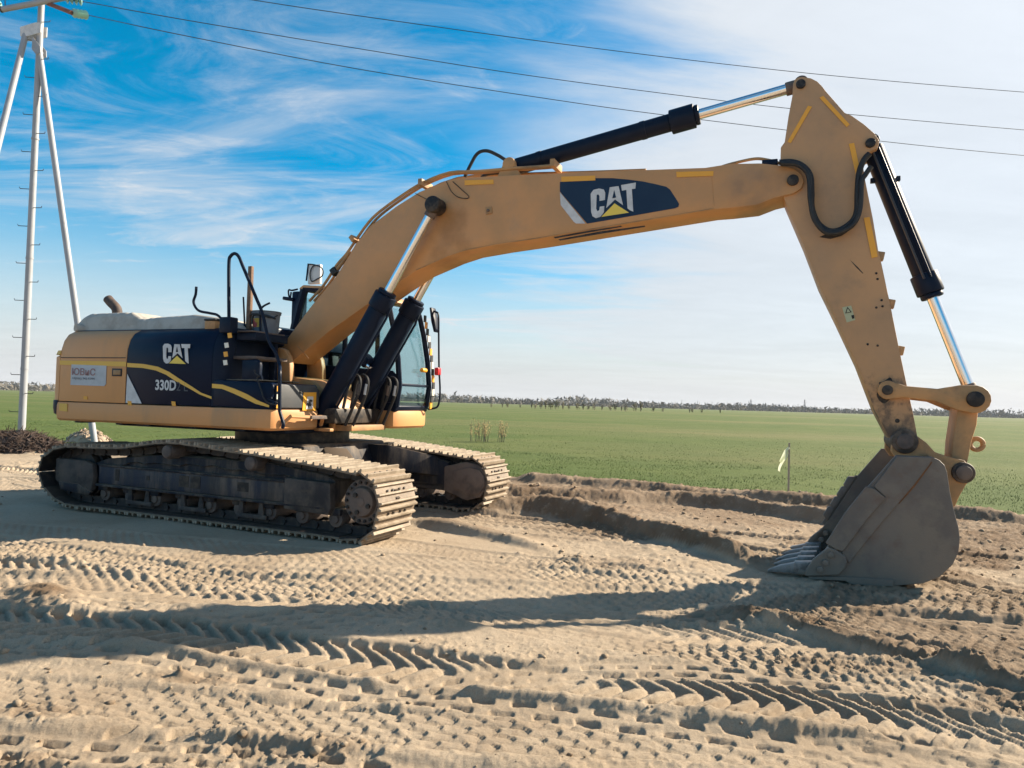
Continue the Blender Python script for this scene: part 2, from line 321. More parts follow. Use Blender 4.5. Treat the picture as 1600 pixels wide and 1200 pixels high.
LANES = [  # pixels along the middle of each wheel or roller mark, width in m, tread, depth
    ([(0, 862), (266, 872), (533, 888), (800, 905), (1000, 925)], 0.66, 'brick', 0.028),
    ([(0, 885), (266, 890), (533, 905), (800, 925), (1066, 975)], 0.60, 'step', 0.030),
    ([(0, 905), (266, 905), (533, 918), (800, 945), (1066, 985)], 0.56, 'brick', 0.030),
    ([(0, 938), (266, 925), (533, 932), (760, 930)], 0.66, 'step', 0.024),
    ([(533, 918), (800, 934), (1000, 948), (1180, 975), (1400, 1010)], 0.62, 'chevron', 0.032),
    ([(330, 980), (450, 972), (600, 960), (780, 952)], 0.55, 'slot', 0.022),
    ([(0, 968), (200, 978), (400, 1002), (533, 1030), (800, 1056), (1066, 1086), (1400, 1126), (1600, 1168)], 0.52, 'chevron', 0.046),
    ([(600, 1082), (866, 1037), (1066, 1048), (1200, 1056), (1333, 1073), (1500, 1100)], 0.36, 'slot', 0.026),
    ([(0, 1084), (266, 1100), (533, 1134), (800, 1150), (1066, 1172), (1350, 1190), (1600, 1206)], 0.42, 'scale', 0.030),
    ([(0, 1165), (180, 1172), (400, 1190), (600, 1215)], 0.34, 'slot', 0.030),
    ([(1250, 958), (1400, 962), (1600, 978)], 0.50, 'slot', 0.024),
    ([(1150, 990), (1350, 1005), (1600, 1035)], 0.55, 'chevron', 0.026),
    ([(1000, 845), (1150, 862), (1300, 885)], 0.60, 'chevron', 0.040),
    ([(1480, 870), (1600, 880)], 0.7, 'chevron', 0.035),
    ([(650, 855), (850, 885), (1050, 905), (1200, 915)], 0.55, 'brick', 0.032),
    ([(200, 1250), (800, 1262), (1600, 1290)], 0.40, 'scale', 0.03),
    ([(560, 872), (800, 892), (1000, 912), (1180, 940)], 0.60, 'step', 0.026),
    ([(1180, 930), (1400, 935), (1600, 948)], 0.55, 'step', 0.026),
    ([(1250, 1045), (1420, 1072), (1600, 1110)], 0.40, 'brick', 0.028),
    ([(0, 1012), (160, 1018), (330, 1042)], 0.28, 'slot', 0.020),
]
LANES = [(lane(p), w_, k, d) for p, w_, k, d in LANES]
RIDGES = [  # crest pixels, height, width on the camera side, width behind
    ([(740, 800), (800, 797), (860, 797), (930, 812), (1000, 832), (1066, 852), (1150, 876), (1220, 892)], 0.20, 0.42, 0.75, (735, 1225)),
    ([(700, 772), (800, 775), (900, 782), (1000, 786), (1100, 785), (1180, 800), (1280, 815), (1330, 824)], 0.17, 0.40, 0.9, (780, 1330)),
    ([(800, 752), (950, 762), (1100, 775), (1300, 792), (1600, 820)], 0.16, 0.45, 0.7, (700, 1700)),
    ([(1080, 945), (1180, 960), (1270, 985), (1350, 1000), (1440, 1020), (1530, 1045), (1640, 1085)], 0.085, 0.22, 0.5, (1090, 1700)),
    ([(640, 812), (720, 832), (800, 842), (830, 850)], 0.10, 0.30, 0.6, (640, 840)),
    ([(0, 918), (60, 925), (110, 935)], 0.07, 0.2, 0.4, (-200, 110)),
    ([(-60, 735), (0, 728), (60, 725)], 0.08, 0.3, 0.5, (-200, 80)),
    ([(-60, 712), (0, 706), (60, 708)], 0.08, 0.3, 0.5, (-200, 80)),
]
RIDGES = [(lane(p), h, a, b, [gnd(*[(q[0] if k == 0 else q[-1])[0], (q[0] if k == 0 else q[-1])[1]])[0] for k, q in ((0, p), (1, p))]) for p, h, a, b, e in RIDGES]
CHURN = [(*gnd(px, py), a, b) for px, py, a, b in ((470, 1168, 0.55, 0.22), (50, 1118, 0.35, 0.14), (300, 1062, 0.4, 0.12), (620, 820, 1.2, 0.7), (900, 880, 1.6, 0.5), (1350, 1040, 1.0, 0.30), (1520, 1110, 0.7, 0.25), (30, 1195, 0.3, 0.2), (1150, 960, 0.8, 0.3))]
def ground_h(X, Y):
    wx = X+0.05*(fbm(X, Y, 1.6, 2, 51)-0.5); wy = Y+0.10*(fbm(X, Y, 1.1, 2, 61)-0.5)
    base = 0.09*(fbm(X, Y, 0.33, 3, 3)-0.5)
    quiet = sst(2.4, 1.2, np.abs(X+3.0)*0.3)*0
    h = base
    pressed = np.zeros_like(X); relief = np.zeros_like(X)
    for (g, yy, dy), w_, kind, dep in LANES:
        yc = np.interp(wx, g, yy); sl = np.interp(wx, g, dy); cs = 1/np.sqrt(1+sl*sl); t = (wy-yc)*cs; s = wx/cs
        m = sst(w_/2, w_/2-0.05, np.abs(t))
        if m.max() <= 0: continue
        am = (0.65+0.9*fbm(X, Y, 1.6, 3, 71))*(0.60+0.55*sst(0.36, 0.56, fbm(X, Y, 0.9, 3, 73))); a = np.abs(t)
        if kind == 'step':                              # roller pads: short staggered bars
            Rr = 0.088; row = np.floor(t/Rr); ft = t/Rr-row; s2 = s/0.125+0.5*row+0.3*hsh(row, row*0, 7); fs = s2-np.floor(s2)
            p = dep*(0.85*sst(0.0, 0.05, fs)*sst(0.60, 0.34, fs)-0.25)*sst(0.03, 0.12, ft)*sst(0.97, 0.85, ft)
        elif kind == 'brick':
            Rr = 0.080; row = np.floor(t/Rr); ft = t/Rr-row; s2 = s/0.112+0.5*row+0.35*hsh(row, row*0, 5); fs = s2-np.floor(s2)
            p = (1-fs)**1.4*0.9*sst(0.0, 0.09, fs)*sst(0.0, 0.14, np.minimum(ft, 1-ft))-0.35*sst(0.16, 0.0, np.minimum(ft, 1-ft)); p = p*dep
        elif kind == 'scale':
            Rr = 0.084; row = np.floor(t/Rr); ft = t/Rr-row; s2 = s/0.142+0.5*row+0.28*(2*ft-1)**2; fs = s2-np.floor(s2)
            p = (0.55*(1-fs)**1.1*sst(0.0, 0.05, fs)-0.34*sst(0.10, 0.0, np.minimum(ft, 1-ft)))*dep
        elif kind == 'chevron':
            s2 = s/0.150+a/0.150*0.95; fs = s2-np.floor(s2); bar = sst(0.05, 0.12, fs)*sst(0.58, 0.46, fs)
            s3 = s/0.150; f3 = s3-np.floor(s3)-0.5
            pit = sst(0.068, 0.045, np.sqrt((f3*0.150)**2+((a-w_*0.43))**2))
            p = dep*(0.62*bar-0.28)-dep*0.95*pit-dep*0.35*sst(0.04, 0.0, a)
        else:
            Rr = 0.125; row = np.floor(t/Rr); ft = t/Rr-row-0.5; s2 = s/0.215+0.5*row; fs = s2-np.floor(s2)-0.5
            slot = sst(0.068, 0.052, np.abs(fs*0.215))*sst(0.036, 0.018, np.abs(ft*Rr)); p = -dep*1.3*slot*(0.6+0.6*vnoise(s*4, t*8, 9))
        rim = np.exp(-((a-w_/2-0.03)/0.05)**2)*dep*0.6*(0.2+1.3*fbm(X, Y, 3.5, 2, 81))
        relief = relief*(1-m)+0.85*p*am*m+0.7*rim*(1-m); pressed = np.maximum(pressed, m*(0.9 if kind in ('slot', 'scale') else 0.72)); h = h-m*dep*0.35
    rid = np.zeros_like(X)
    for (g, yy, dy), hh, wa, wb, (x0, x1) in RIDGES:
        yc = np.interp(X, g, yy)+0.22*(fbm(X, Y*0.3, 0.9, 3, 23)-0.5); t = Y-yc
        e = sst(x0-0.15, x0+0.5, X)*sst(x1+0.4, x1-0.3, X)
        prof = np.where(t < 0, sst(-wa, -0.03, t), sst(wb, 0.05, t))
        rid = np.maximum(rid, hh*prof*e*(0.65+0.7*fbm(X, Y, 1.2, 2, 33)))
    # loose clods: strongest on the right and along the ridges, weak on the rolled patches
    rough = np.clip(0.20+0.42*sst(-1.2, 3.5, X)+0.45*sst(0.50, 0.62, fbm(X, Y, 0.55, 3, 13)), 0, 1.0)
    rough = np.clip(rough+sst(0.02, 0.10, rid)*0.3, 0, 1.1)
    buck = np.exp(-(((X-3.1)/1.1)**2+((Y-6.95)/0.75)**2)**2)
    h = h*(1-buck)-0.05*buck; rid = rid*(1-buck)
    smooth_patch = np.exp(-(((X-0.25)/1.0)**2+((Y-4.95)/0.28)**2)*0.9)
    under = sst(2.05, 1.55, np.abs((X+3.3)*0.40+(Y-9.9)*0.92+0.9))*sst(1.0, -0.2, X)
    for px_, py_, rx_, ry_ in CHURN:
        gx_, gy_ = px_, py_; rough = np.maximum(rough, 0.85*np.exp(-(((X-gx_)/rx_)**2+((Y-gy_)/ry_)**2)**2)); pressed = pressed*(1-0.9*np.exp(-(((X-gx_)/rx_)**2+((Y-gy_)/ry_)**2)**2))
    rough = rough*(1-0.85*smooth_patch)*(1-0.6*under)
    cl = fbm(X, Y, 2.6, 5, 41, 0.60, 2); fine = fbm(X, Y, 19, 3, 91, 0.7); lump = np.maximum(fbm(X, Y, 9.5, 3, 15, 0.55)-0.55, 0); crumb = np.maximum(vnoise(X*31, Y*31, 17)-0.68, 0)+0.7*np.maximum(vnoise(X*55+3, Y*55, 18)-0.70, 0)
    k = (1-0.80*pressed)
    h = h+rid+relief*(1-0.8*smooth_patch)*(1-0.5*under)+k*rough*(0.042*(0.5-cl)+0.10*lump+0.055*crumb*(0.3+sst(0.45, 0.6, fbm(X, Y, 1.7, 2, 19))))+(0.010+0.020*rough*k)*(fine-0.5)*(1-0.7*smooth_patch)*(1-0.4*under)
    # slump to the field
    d = Y-bound(X); h = h*(1-sst(-0.2, 0.7, d)*0.7)-0.34*sst(0.05, 0.9, d)
    return h, rough, rid, pressed
def mesh_grid(name, V, nr, nc, m, smooth=True):
    me = bpy.data.meshes.new(name); me.vertices.add(len(V)); me.vertices.foreach_set('co', V.astype(np.float32).ravel())
    i = np.arange((nr-1)*(nc-1)); r = i//(nc-1); c = i % (nc-1); a = r*nc+c
    q = np.stack([a, a+1, a+nc+1, a+nc], 1).astype(np.int32); nf = len(q)
    me.loops.add(nf*4); me.loops.foreach_set('vertex_index', q.ravel()); me.polygons.add(nf)
    me.polygons.foreach_set('loop_start', np.arange(nf, dtype=np.int32)*4)
    me.polygons.foreach_set('use_smooth', np.ones(nf, bool)); me.update(); me.validate()
    me.materials.append(m); o = bpy.data.objects.new(name, me); COL.objects.link(o); return o
def nmat(name):
    m = bpy.data.materials.new(name); m.use_nodes = True; return m, m.node_tree.nodes, m.node_tree.links, m.node_tree.nodes['Principled BSDF']
def sand_mat():
    m, n, l, b = nmat('sand'); b.inputs['Roughness'].default_value = 0.95; b.inputs['Specular IOR Level'].default_value = 0.15
    g = n.new('ShaderNodeNewGeometry')
    def noise(sc, det=6, ro=0.6):
        q = n.new('ShaderNodeTexNoise'); q.inputs['Scale'].default_value = sc; q.inputs['Detail'].default_value = det; q.inputs['Roughness'].default_value = ro; l.new(g.outputs['Position'], q.inputs['Vector']); return q.outputs['Fac']
    def rmp(v, a, c, hi=1.0):
        q = n.new('ShaderNodeMapRange'); q.interpolation_type = 'SMOOTHSTEP'; q.inputs[1].default_value = a; q.inputs[2].default_value = c; q.inputs[4].default_value = hi; l.new(v, q.inputs[0]); return q.outputs[0]
    def mix(f, a, c):
        q = n.new('ShaderNodeMix'); q.data_type = 'RGBA'; l.new(f, q.inputs['Factor'])
        if isinstance(a, tuple): q.inputs[6].default_value = (*a, 1)
        else: l.new(a, q.inputs[6])
        q.inputs[7].default_value = (*c, 1); return q.outputs[2]
    cur = mix(rmp(noise(0.9, 5), 0.35, 0.70), (0.455, 0.365, 0.265), (0.370, 0.288, 0.202))
    at = n.new('ShaderNodeAttribute'); at.attribute_name = 'damp'                 # moist turned soil brought up by the tracks
    cur = mix(at.outputs['Fac'], cur, (0.1634, 0.1084, 0.0671))
    cur = mix(rmp(noise(22, 4, 0.7), 0.52, 0.76, 0.45), cur, (0.2322, 0.1634, 0.1015))
    cur = mix(rmp(noise(7, 5, 0.75), 0.50, 0.70, 0.40), cur, (0.4816, 0.3913, 0.2838))
    cur = mix(rmp(noise(140, 4, 0.8), 0.46, 0.66, 0.55), cur, (0.2580, 0.1892, 0.1221))
    l.new(cur, b.inputs['Base Color'])
    bp = n.new('ShaderNodeBump'); bp.inputs['Strength'].default_value = 0.9; bp.inputs['Distance'].default_value = 0.016; l.new(noise(48, 8, 0.82), bp.inputs['Height']); l.new(bp.outputs[0], b.inputs['Normal'])
    return m
SAND = sand_mat(); MATS['sand'] = SAND
NR, NC = 620, 1150
u = np.linspace(-1.02, 1.12, NC)[None, :]; r_ = np.linspace(0, 1, NR)[:, None]
Ye = np.full((1, NC), 12.0)
for _ in range(25): Ye = 0.5*Ye+0.5*np.clip(bound(u*(Ye+0.8))+1.0, 6, 26)
Y0 = 1.7; YY = Y0*(Ye/Y0)**r_; XX = u*(YY+0.8)
hh_, rough_, rid_, prs_ = ground_h(XX, YY)
sand = mesh_grid('sand_ground', np.stack([XX, YY, hh_], -1).reshape(-1, 3), NR, NC, SAND)
damp = np.clip(0.95*sst(0.03, 0.14, rid_)+0.85*sst(-7.5, -3.0, YY-bound(XX))*sst(-2.6, -0.2, XX-0.0*YY+0.25*(YY-9))+0.8*sst(-2.2, -0.5, YY-bound(XX))+0.70*sst(0.62, 0.95, rough_)+0.25*prs_*sst(0.48, 0.62, fbm(XX, YY, 0.9, 3, 201)), 0, 1)*(0.35+0.9*fbm(XX, YY, 2.2, 4, 211))
at_ = sand.data.attributes.new('damp', 'FLOAT', 'POINT'); at_.data.foreach_set('value', np.clip(damp, 0, 1).astype(np.float32).ravel())
tag(sand, kind='structure')
bx = np.linspace(-80, 50, 131)[None, :]; br = np.linspace(0, 1, 40)[:, None]
BY = -45+(bound(bx)+0.2+45)*br; BX = bx+0*br
sb = mesh_grid('sand_base', np.stack([BX, BY, -0.36+0*BX], -1).reshape(-1, 3), 40, 131, SAND); tag(sb, kind='structure')

# ------------------------------------------------------------------ ground: the field
def field_mat():
    m, n, l, b = nmat('field_grass'); b.inputs['Roughness'].default_value = 0.9; b.inputs['Specular IOR Level'].default_value = 0.2
    g = n.new('ShaderNodeNewGeometry')
    def noise(sc, det=6, ro=0.6, stretch=None):
        q = n.new('ShaderNodeTexNoise'); q.inputs['Scale'].default_value = sc; q.inputs['Detail'].default_value = det; q.inputs['Roughness'].default_value = ro
        if stretch:
            mp = n.new('ShaderNodeMapping'); mp.inputs['Scale'].default_value = stretch; l.new(g.outputs['Position'], mp.inputs[0]); l.new(mp.outputs[0], q.inputs['Vector'])
        else: l.new(g.outputs['Position'], q.inputs['Vector'])
        return q.outputs['Fac']
    def rmp(v, a, c, hi=1.0):
        q = n.new('ShaderNodeMapRange'); q.interpolation_type = 'SMOOTHSTEP'; q.inputs[1].default_value = a; q.inputs[2].default_value = c; q.inputs[4].default_value = hi; l.new(v, q.inputs[0]); return q.outputs[0]
    def mix(f, a, c):
        q = n.new('ShaderNodeMix'); q.data_type = 'RGBA'; l.new(f, q.inputs['Factor'])
        if isinstance(a, tuple): q.inputs[6].default_value = (*a, 1)
        else: l.new(a, q.inputs[6])
        q.inputs[7].default_value = (*c, 1); return q.outputs[2]
    cur = mix(rmp(noise(0.25, 6), 0.35, 0.68), (0.078, 0.116, 0.024), (0.108, 0.138, 0.034))
    cur = mix(rmp(noise(0.02, 5, 0.6, (0.5, 1.6, 1)), 0.46, 0.66, 0.75), cur, (0.1782, 0.1650, 0.0660))      # drier strips far out
    cur = mix(rmp(noise(3.2, 6, 0.7), 0.50, 0.72, 0.6), cur, (0.0561, 0.0825, 0.0185))
    cur = mix(rmp(noise(9.0, 5, 0.7), 0.55, 0.75, 0.5), cur, (0.1584, 0.1584, 0.0594))
    l.new(cur, b.inputs['Base Color'])
    bp = n.new('ShaderNodeBump'); bp.inputs['Strength'].default_value = 0.8; bp.inputs['Distance'].default_value = 0.10; l.new(noise(7, 6, 0.75), bp.inputs['Height']); l.new(bp.outputs[0], b.inputs['Normal'])
    return m
FIELD = field_mat()
fx = np.concatenate([-np.geomspace(4500, 60, 30), np.linspace(-58, 58, 233), np.geomspace(60, 4500, 30)])[None, :]
fr_ = np.concatenate([np.linspace(-0.5, 6, 40), np.geomspace(6.3, 60, 70), np.geomspace(63, 6500, 60)])[:, None]
FB = np.interp(np.clip(fx, -90, 60), _bx, _by); FY = FB+fr_; FX = fx+0*fr_
FZ = 0.02-0.35*sst(0.15, -0.4, fr_+0*fx)+0.10*(fbm(FX, FY, 0.22, 3, 5)-0.5)*sst(400, 60, fr_)+0.05*(fbm(FX, FY, 1.2, 3, 6)-0.5)*sst(40, 10, fr_)
fld = mesh_grid('field', np.stack([FX, FY, FZ], -1).reshape(-1, 3), FX.shape[0], FX.shape[1], FIELD); tag(fld, kind='structure')
def field_z(x, y):
    x = np.asarray(x, float); y = np.asarray(y, float); fr = y-bound(x)
    return 0.02-0.35*sst(0.15, -0.4, fr)+0.10*(fbm(x, y, 0.22, 3, 5)-0.5)*sst(400, 60, fr)+0.05*(fbm(x, y, 1.2, 3, 6)-0.5)*sst(40, 10, fr)
# grass blades on the near field
def grass():
    n = 90000; d = np.abs(rng.gamma(1.15, 7.5, n)); d = np.where(rng.random(n) < 0.12, rng.random(n)*0.6, d); d = d[d < 45]; d = d[(d < 9) | (rng.random(len(d)) < 0.45)]; n = len(d)
    x = rng.uniform(-26, 15, n); y = bound(x)+d+0.10+0.25*(fbm(x, 0*x, 1.1, 3, 7)-0.5); z = field_z(x, y)
    keep = fbm(x, y, 0.9, 3, 8) > 0.38; x, y, z, d = x[keep], y[keep], z[keep], d[keep]; n = len(x)
    h = rng.uniform(0.02, 0.045, n)*(1+d*0.004); ww = h*0.20*(1+d*0.02); a = rng.uniform(0, 2*np.pi, n); lx = rng.normal(0, 0.5, n)*h; ly = rng.normal(0, 0.5, n)*h
    V = np.zeros((n, 3, 3)); V[:, 0] = np.stack([x-np.cos(a)*ww, y-np.sin(a)*ww, z-0.02], 1); V[:, 1] = np.stack([x+np.cos(a)*ww, y+np.sin(a)*ww, z-0.02], 1); V[:, 2] = np.stack([x+lx, y+ly, z+h], 1)
    me = bpy.data.meshes.new('grass'); me.vertices.add(3*n); me.vertices.foreach_set('co', V.astype(np.float32).ravel()); me.loops.add(3*n); me.loops.foreach_set('vertex_index', np.arange(3*n, dtype=np.int32))
    me.polygons.add(n); me.polygons.foreach_set('loop_start', np.arange(n, dtype=np.int32)*3); me.update(); me.validate()
    m = mat('grass_blade', (0.088, 0.135, 0.032), 0.8, alt=(0.13, 0.155, 0.045), scale=1.5); me.materials.append(m)
    o = bpy.data.objects.new('grass', me); COL.objects.link(o); tag(o, 'short green grass along the edge of the sand and over the near field', 'grass', kind='stuff')
grass()

# ------------------------------------------------------------------ the excavator
EX = empty('excavator', (O_M[0], O_M[1], 0), U.rz)
tag(EX, 'large yellow and black tracked excavator with its bucket resting on the rutted sand', 'excavator')
def P3(pts, y): return [(a[0], y, a[1]) for a in (U(px, py, y) for px, py in pts)]
def PL(pts, y): return [U(px, py, y) for px, py in pts]
def flat(name, m, parent, pix, y, th=0.003, lift=0.004):
    """a thin sticker or plate on the side face at depth y"""
    return MB().prism(PL(pix, y), y-lift-th, y-lift).build(name, m, parent, smooth=0)

# ---- tracks
def smooth_closed(pts, n):
    P = [Vector((p[0], p[1], 0)) for p in pts]; out = []; k = len(P)
    for i in range(k):
        a, b, c, d = P[i-1], P[i], P[(i+1) % k], P[(i+2) % k]
        for j in range(12):
            t = j/12; out.append(0.5*((2*b)+(c-a)*t+(2*a-5*b+4*c-d)*t*t+(3*b-a-3*c+d)*t**3))
    L_ = [0]
    for i in range(len(out)): L_.append(L_[-1]+(out[(i+1) % len(out)]-out[i]).length)
    tot = L_[-1]; res = []
    for j in range(n):
        s = tot*j/n; i = max(k2 for k2 in range(len(out)) if L_[k2] <= s); a, b = out[i], out[(i+1) % len(out)]
        f = (s-L_[i])/max(1e-9, L_[i+1]-L_[i]); res.append(a+(b-a)*f)
    return res, tot/n
near_top = [(75, 700), (100, 691), (140, 692), (190, 692), (225, 687), (262, 684), (300, 688), (350, 696), (400, 703), (450, 712), (500, 721), (545, 730), (566, 734), (582, 744), (592, 762), (598, 788), (594, 815), (583, 838)]
tp = [TK(px, py, -1.72) for px, py in near_top]
bot = [(2.30, 0.0)]+[(2.3-4.75*i/8, 0.0) for i in range(1, 9)]
rear = [(-2.78, 0.10), (-2.99, 0.25), (-3.10, 0.46), (-3.02, 0.68)]
loop = tp+bot+rear
OFF = 0.075
def shrink(loop_, d):
    n = len(loop_); out = []
    for i in range(n):
        a, b = Vector((*loop_[i-1], 0)), Vector((*loop_[(i+1) % n], 0)); t = (b-a).normalized(); nrm = Vector((t.y, -t.x, 0))   # loop runs clockwise seen from the right: inward
        p = Vector((*loop_[i], 0))+nrm*d; out.append((p.x, p.y))
    return out
NSH = 50
cen = shrink(loop, OFF)
spts, pitch = smooth_closed(cen, NSH)
def shoe_mesh(Wd):
    b = MB(); pl = pitch*1.0
    b.box((0, 0, 0.012), (pl, Wd, 0.020)); b.mi = 2; b.box((0, 0, -0.003), (pl*0.97, Wd*0.97, 0.008)); b.mi = 0  # dark inner face: shade inside the track loop put into the colour
    for k, q in enumerate((-0.40, 0.02, 0.42)):
        b.mi = 1; hgt = 0.036; x = q*pl; hw = 0.013
        ou = [(x-hw*1.5, 0.020), (x+hw*1.5, 0.020), (x+hw*0.75, 0.020+hgt), (x-hw*0.75, 0.020+hgt)]; b.prism(ou, -Wd/2, Wd/2); b.mi = 0
    # the two dark mud-relief holes each side of the bolts
    return b
def link_mesh():
    b = MB(); pl = pitch
    for y in (-0.12, 0.12):
        b.prism([(-pl*0.52, -0.085), (-pl*0.30, -0.105), (pl*0.30, -0.105), (pl*0.52, -0.085), (pl*0.46, 0.0), (-pl*0.46, 0.0)], y-0.028, y+0.028)
    b.cyl((pl*0.5, -0.17, -0.055), (pl*0.5, 0.17, -0.055), 0.026, n=10)
    for y in (-0.17, -0.07, 0.07, 0.17): b.cyl((-0.03, y, 0.024), (-0.03, y, 0.040), 0.014, n=6)
    return b
def track(y_c, Wd, near):
    fr = MB()
    outx = -1 if near else -1                            # the side that is seen
    ys = y_c-0.20; ye = y_c+0.20
    fr.prism([(-2.05, 0.36), (1.78, 0.33), (1.86, 0.40), (1.86, 0.66), (1.70, 0.72), (0.9, 0.80), (-0.9, 0.80), (-1.9, 0.70), (-2.15, 0.62)], ys, ye)
    F_ = fr.build('track_frame', 'frame_black', EX, bevel=0.02); F_.rotation_euler = (0, 0, TK.rz-U.rz)
    for x0, x1, z0, z1, pr in ((-1.98, 1.80, 0.335, 0.365, 0.10), (-1.98, 1.80, 0.60, 0.625, 0.07)):
        MB().span((x0, ys-pr, z0), (x1, ys+0.01, z1)).build('frame_flange', 'frame_black', F_, bevel=0.006)
    MB().prism([(-1.98, 0.368), (1.20, 0.368), (1.20, 0.598), (-1.98, 0.598)], ys-0.055, ys-0.002).build('side_plate', 'frame_navy', F_, bevel=0.008)
    for xx, ww, hh in ((-1.62, 0.07, 0.15), (-0.42, 0.16, 0.14), (-0.22, 0.16, 0.15), (0.55, 0.17, 0.11), (-1.05, 0.05, 0.06)):
        MB().span((xx-ww/2, ys-0.060, 0.50-hh/2), (xx+ww/2, ys-0.0560, 0.50+hh/2)).build('slot_shade', 'grease_black', F_)  # flat dark plates; the shade of open holes is put into their colour
    MB().prism([(1.21, 0.30), (1.84, 0.28), (1.88, 0.36), (1.86, 0.64), (1.21, 0.66)], ys-0.10, ys-0.003).build('drive_guard', 'muddy_dark', F_, bevel=0.015)
    # idler with its yoke
    b = MB()
    for yy in (-0.09, 0.09): b.cyl((-2.50, y_c+yy-0.05, 0.46), (-2.50, y_c+yy+0.05, 0.46), 0.33, n=36)
    b.cyl((-2.50, y_c-0.05, 0.46), (-2.50, y_c+0.05, 0.46), 0.37, n=36); b.build('idler_wheel', 'chain_steel', F_, bevel=0.01)
    MB().prism([(-2.80, 0.36), (-2.66, 0.30), (-2.16, 0.24), (-2.06, 0.26), (-2.02, 0.46), (-2.06, 0.62), (-2.22, 0.66), (-2.80, 0.66)], ys-0.10, ys-0.02).build('idler_yoke', 'muddy_dark', F_, bevel=0.02)
    MB().prism([(-2.66, 0.24), (-2.10, 0.20), (-2.05, 0.25), (-2.30, 0.34), (-2.70, 0.34)], ys-0.115, ys-0.06).build('yoke_guard', 'frame_black', F_, bevel=0.012)
    # sprocket and final drive
    sc = (2.25, 0.455); b = MB(); n = 46; ring = []
    for i in range(n):
        a = 2*math.pi*i/n; rr = 0.335 if i % 2 else 0.295; ring.append((sc[0]+rr*math.cos(a), sc[1]+rr*math.sin(a)))
    b.prism(ring, y_c-0.035, y_c+0.035); b.build('sprocket', 'chain_steel', F_)
    if near:
        b = MB(); b.cyl((sc[0], y_c-0.21, sc[1]), (sc[0], y_c-0.03, sc[1]), 0.252, n=40); D = b.build('final_drive', 'muddy_steel', F_, bevel=0.012)
        b = MB(); b.cyl((sc[0], y_c-0.255, sc[1]), (sc[0], y_c-0.211, sc[1]), 0.155, 0.175, n=40); b.cyl((sc[0], y_c-0.262, sc[1]), (sc[0], y_c-0.254, sc[1]), 0.05, n=24); b.build('hub_cover', 'muddy_steel', F_, bevel=0.01)
        for i in range(18):
            a = 2*math.pi*i/18; x, z = sc[0]+0.215*math.cos(a), sc[1]+0.215*math.sin(a); MB().cyl((x, y_c-0.232, z), (x, y_c-0.209, z), 0.019, n=6).build('bolt', 'chain_steel', F_)
        for a, rr in ((-0.35, 0.11), (-1.9, 0.12), (2.3, 0.10)): MB().cyl((sc[0]+rr*math.cos(a), y_c-0.278, sc[1]+rr*math.sin(a)), (sc[0]+rr*math.cos(a), y_c-0.255, sc[1]+rr*math.sin(a)), 0.026, n=8).build('drain_plug', 'chain_steel', F_)
    else:
        out = [(1.84, 0.64), (2.2, 0.73), (2.42, 0.70), (2.54, 0.56), (2.55, 0.38), (2.44, 0.23), (2.22, 0.17), (2.03, 0.23), (1.84, 0.29)]
        MB().prism(out, y_c-0.34, y_c-0.10).build('motor_guard', 'muddy_steel', F_, bevel=0.02)
        MB().prism([(sc[0]+0.02+(x-2.2)*0.72, 0.45+(z-0.45)*0.72) for x, z in out], y_c-0.365, y_c-0.335).build('guard_cover', 'muddy_steel', F_, bevel=0.01)
        b = MB(); b.prism([(0.55, 0.42), (1.9, 0.36), (1.9, 0.70), (1.2, 0.84), (0.5, 0.88)], y_c-0.32, y_c-0.2).build('inner_gusset', 'frame_black', F_, bevel=0.02)
    for i in range(9):
        x = -1.93+i*0.475; b = MB(); b.cyl((x, y_c-0.19, 0.225), (x, y_c+0.19, 0.225), 0.095, n=18); b.cyl((x, y_c-0.215, 0.225), (x, y_c+0.215, 0.225), 0.05, n=12); b.build('track_roller', 'muddy_steel', F_, bevel=0.008)
        MB().span((x-0.09, ys-0.03, 0.27), (x+0.09, ys+0.03, 0.345)).build('roller_bracket', 'frame_black', F_, bevel=0.012)
    for x0 in (-1.22, -0.28, 0.68):
        b = MB(); b.span((x0-0.23, ys-0.05, 0.135), (x0+0.23, ys-0.02, 0.185))
        for xx in (x0-0.21, x0+0.10): b.prism([(xx, 0.18), (xx+0.09, 0.18), (xx+0.07, 0.34), (xx+0.02, 0.34)], ys-0.045, ys-0.02)
        b.build('roller_guard', 'muddy_dark', F_, bevel=0.006)
    for x, z in ((-0.62, 0.865), (0.74, 0.80)):
        b = MB(); b.cyl((x, y_c-0.34, z), (x, y_c+0.10, z), 0.094, n=22); b.cyl((x, y_c-0.37, z), (x, y_c-0.33, z), 0.075, 0.09, n=22); b.build('carrier_roller', 'muddy_steel', F_, bevel=0.01)
    gx_, gy_ = 90, 12; mx_ = np.linspace(-1.95, 1.65, gx_)[None, :]+np.zeros((gy_, 1)); my_ = np.linspace(ys-0.03, ye, gy_)[:, None]+np.zeros((1, gx_))
    mz_ = np.interp(mx_, [-1.95, -0.9, 0.9, 1.65], [0.70, 0.80, 0.80, 0.73])-0.02+0.12*np.maximum(fbm(mx_, my_, 2.6, 4, 501+int(near), 0.6)-0.40, -0.1)
    mz_ = np.where(my_ < ys+0.02, mz_-0.10, mz_); cm = mesh_grid('caked_mud', np.stack([mx_, my_, mz_], -1).reshape(-1, 3), gy_, gx_, MATS['mud_cake']); cm.parent = F_
    sm = shoe_mesh(Wd).build('track_shoe', ['track_steel', 'grouser_steel', 'chain_steel'], F_, smooth=0); lm = link_mesh().build('track_link', 'chain_steel', F_, smooth=0)
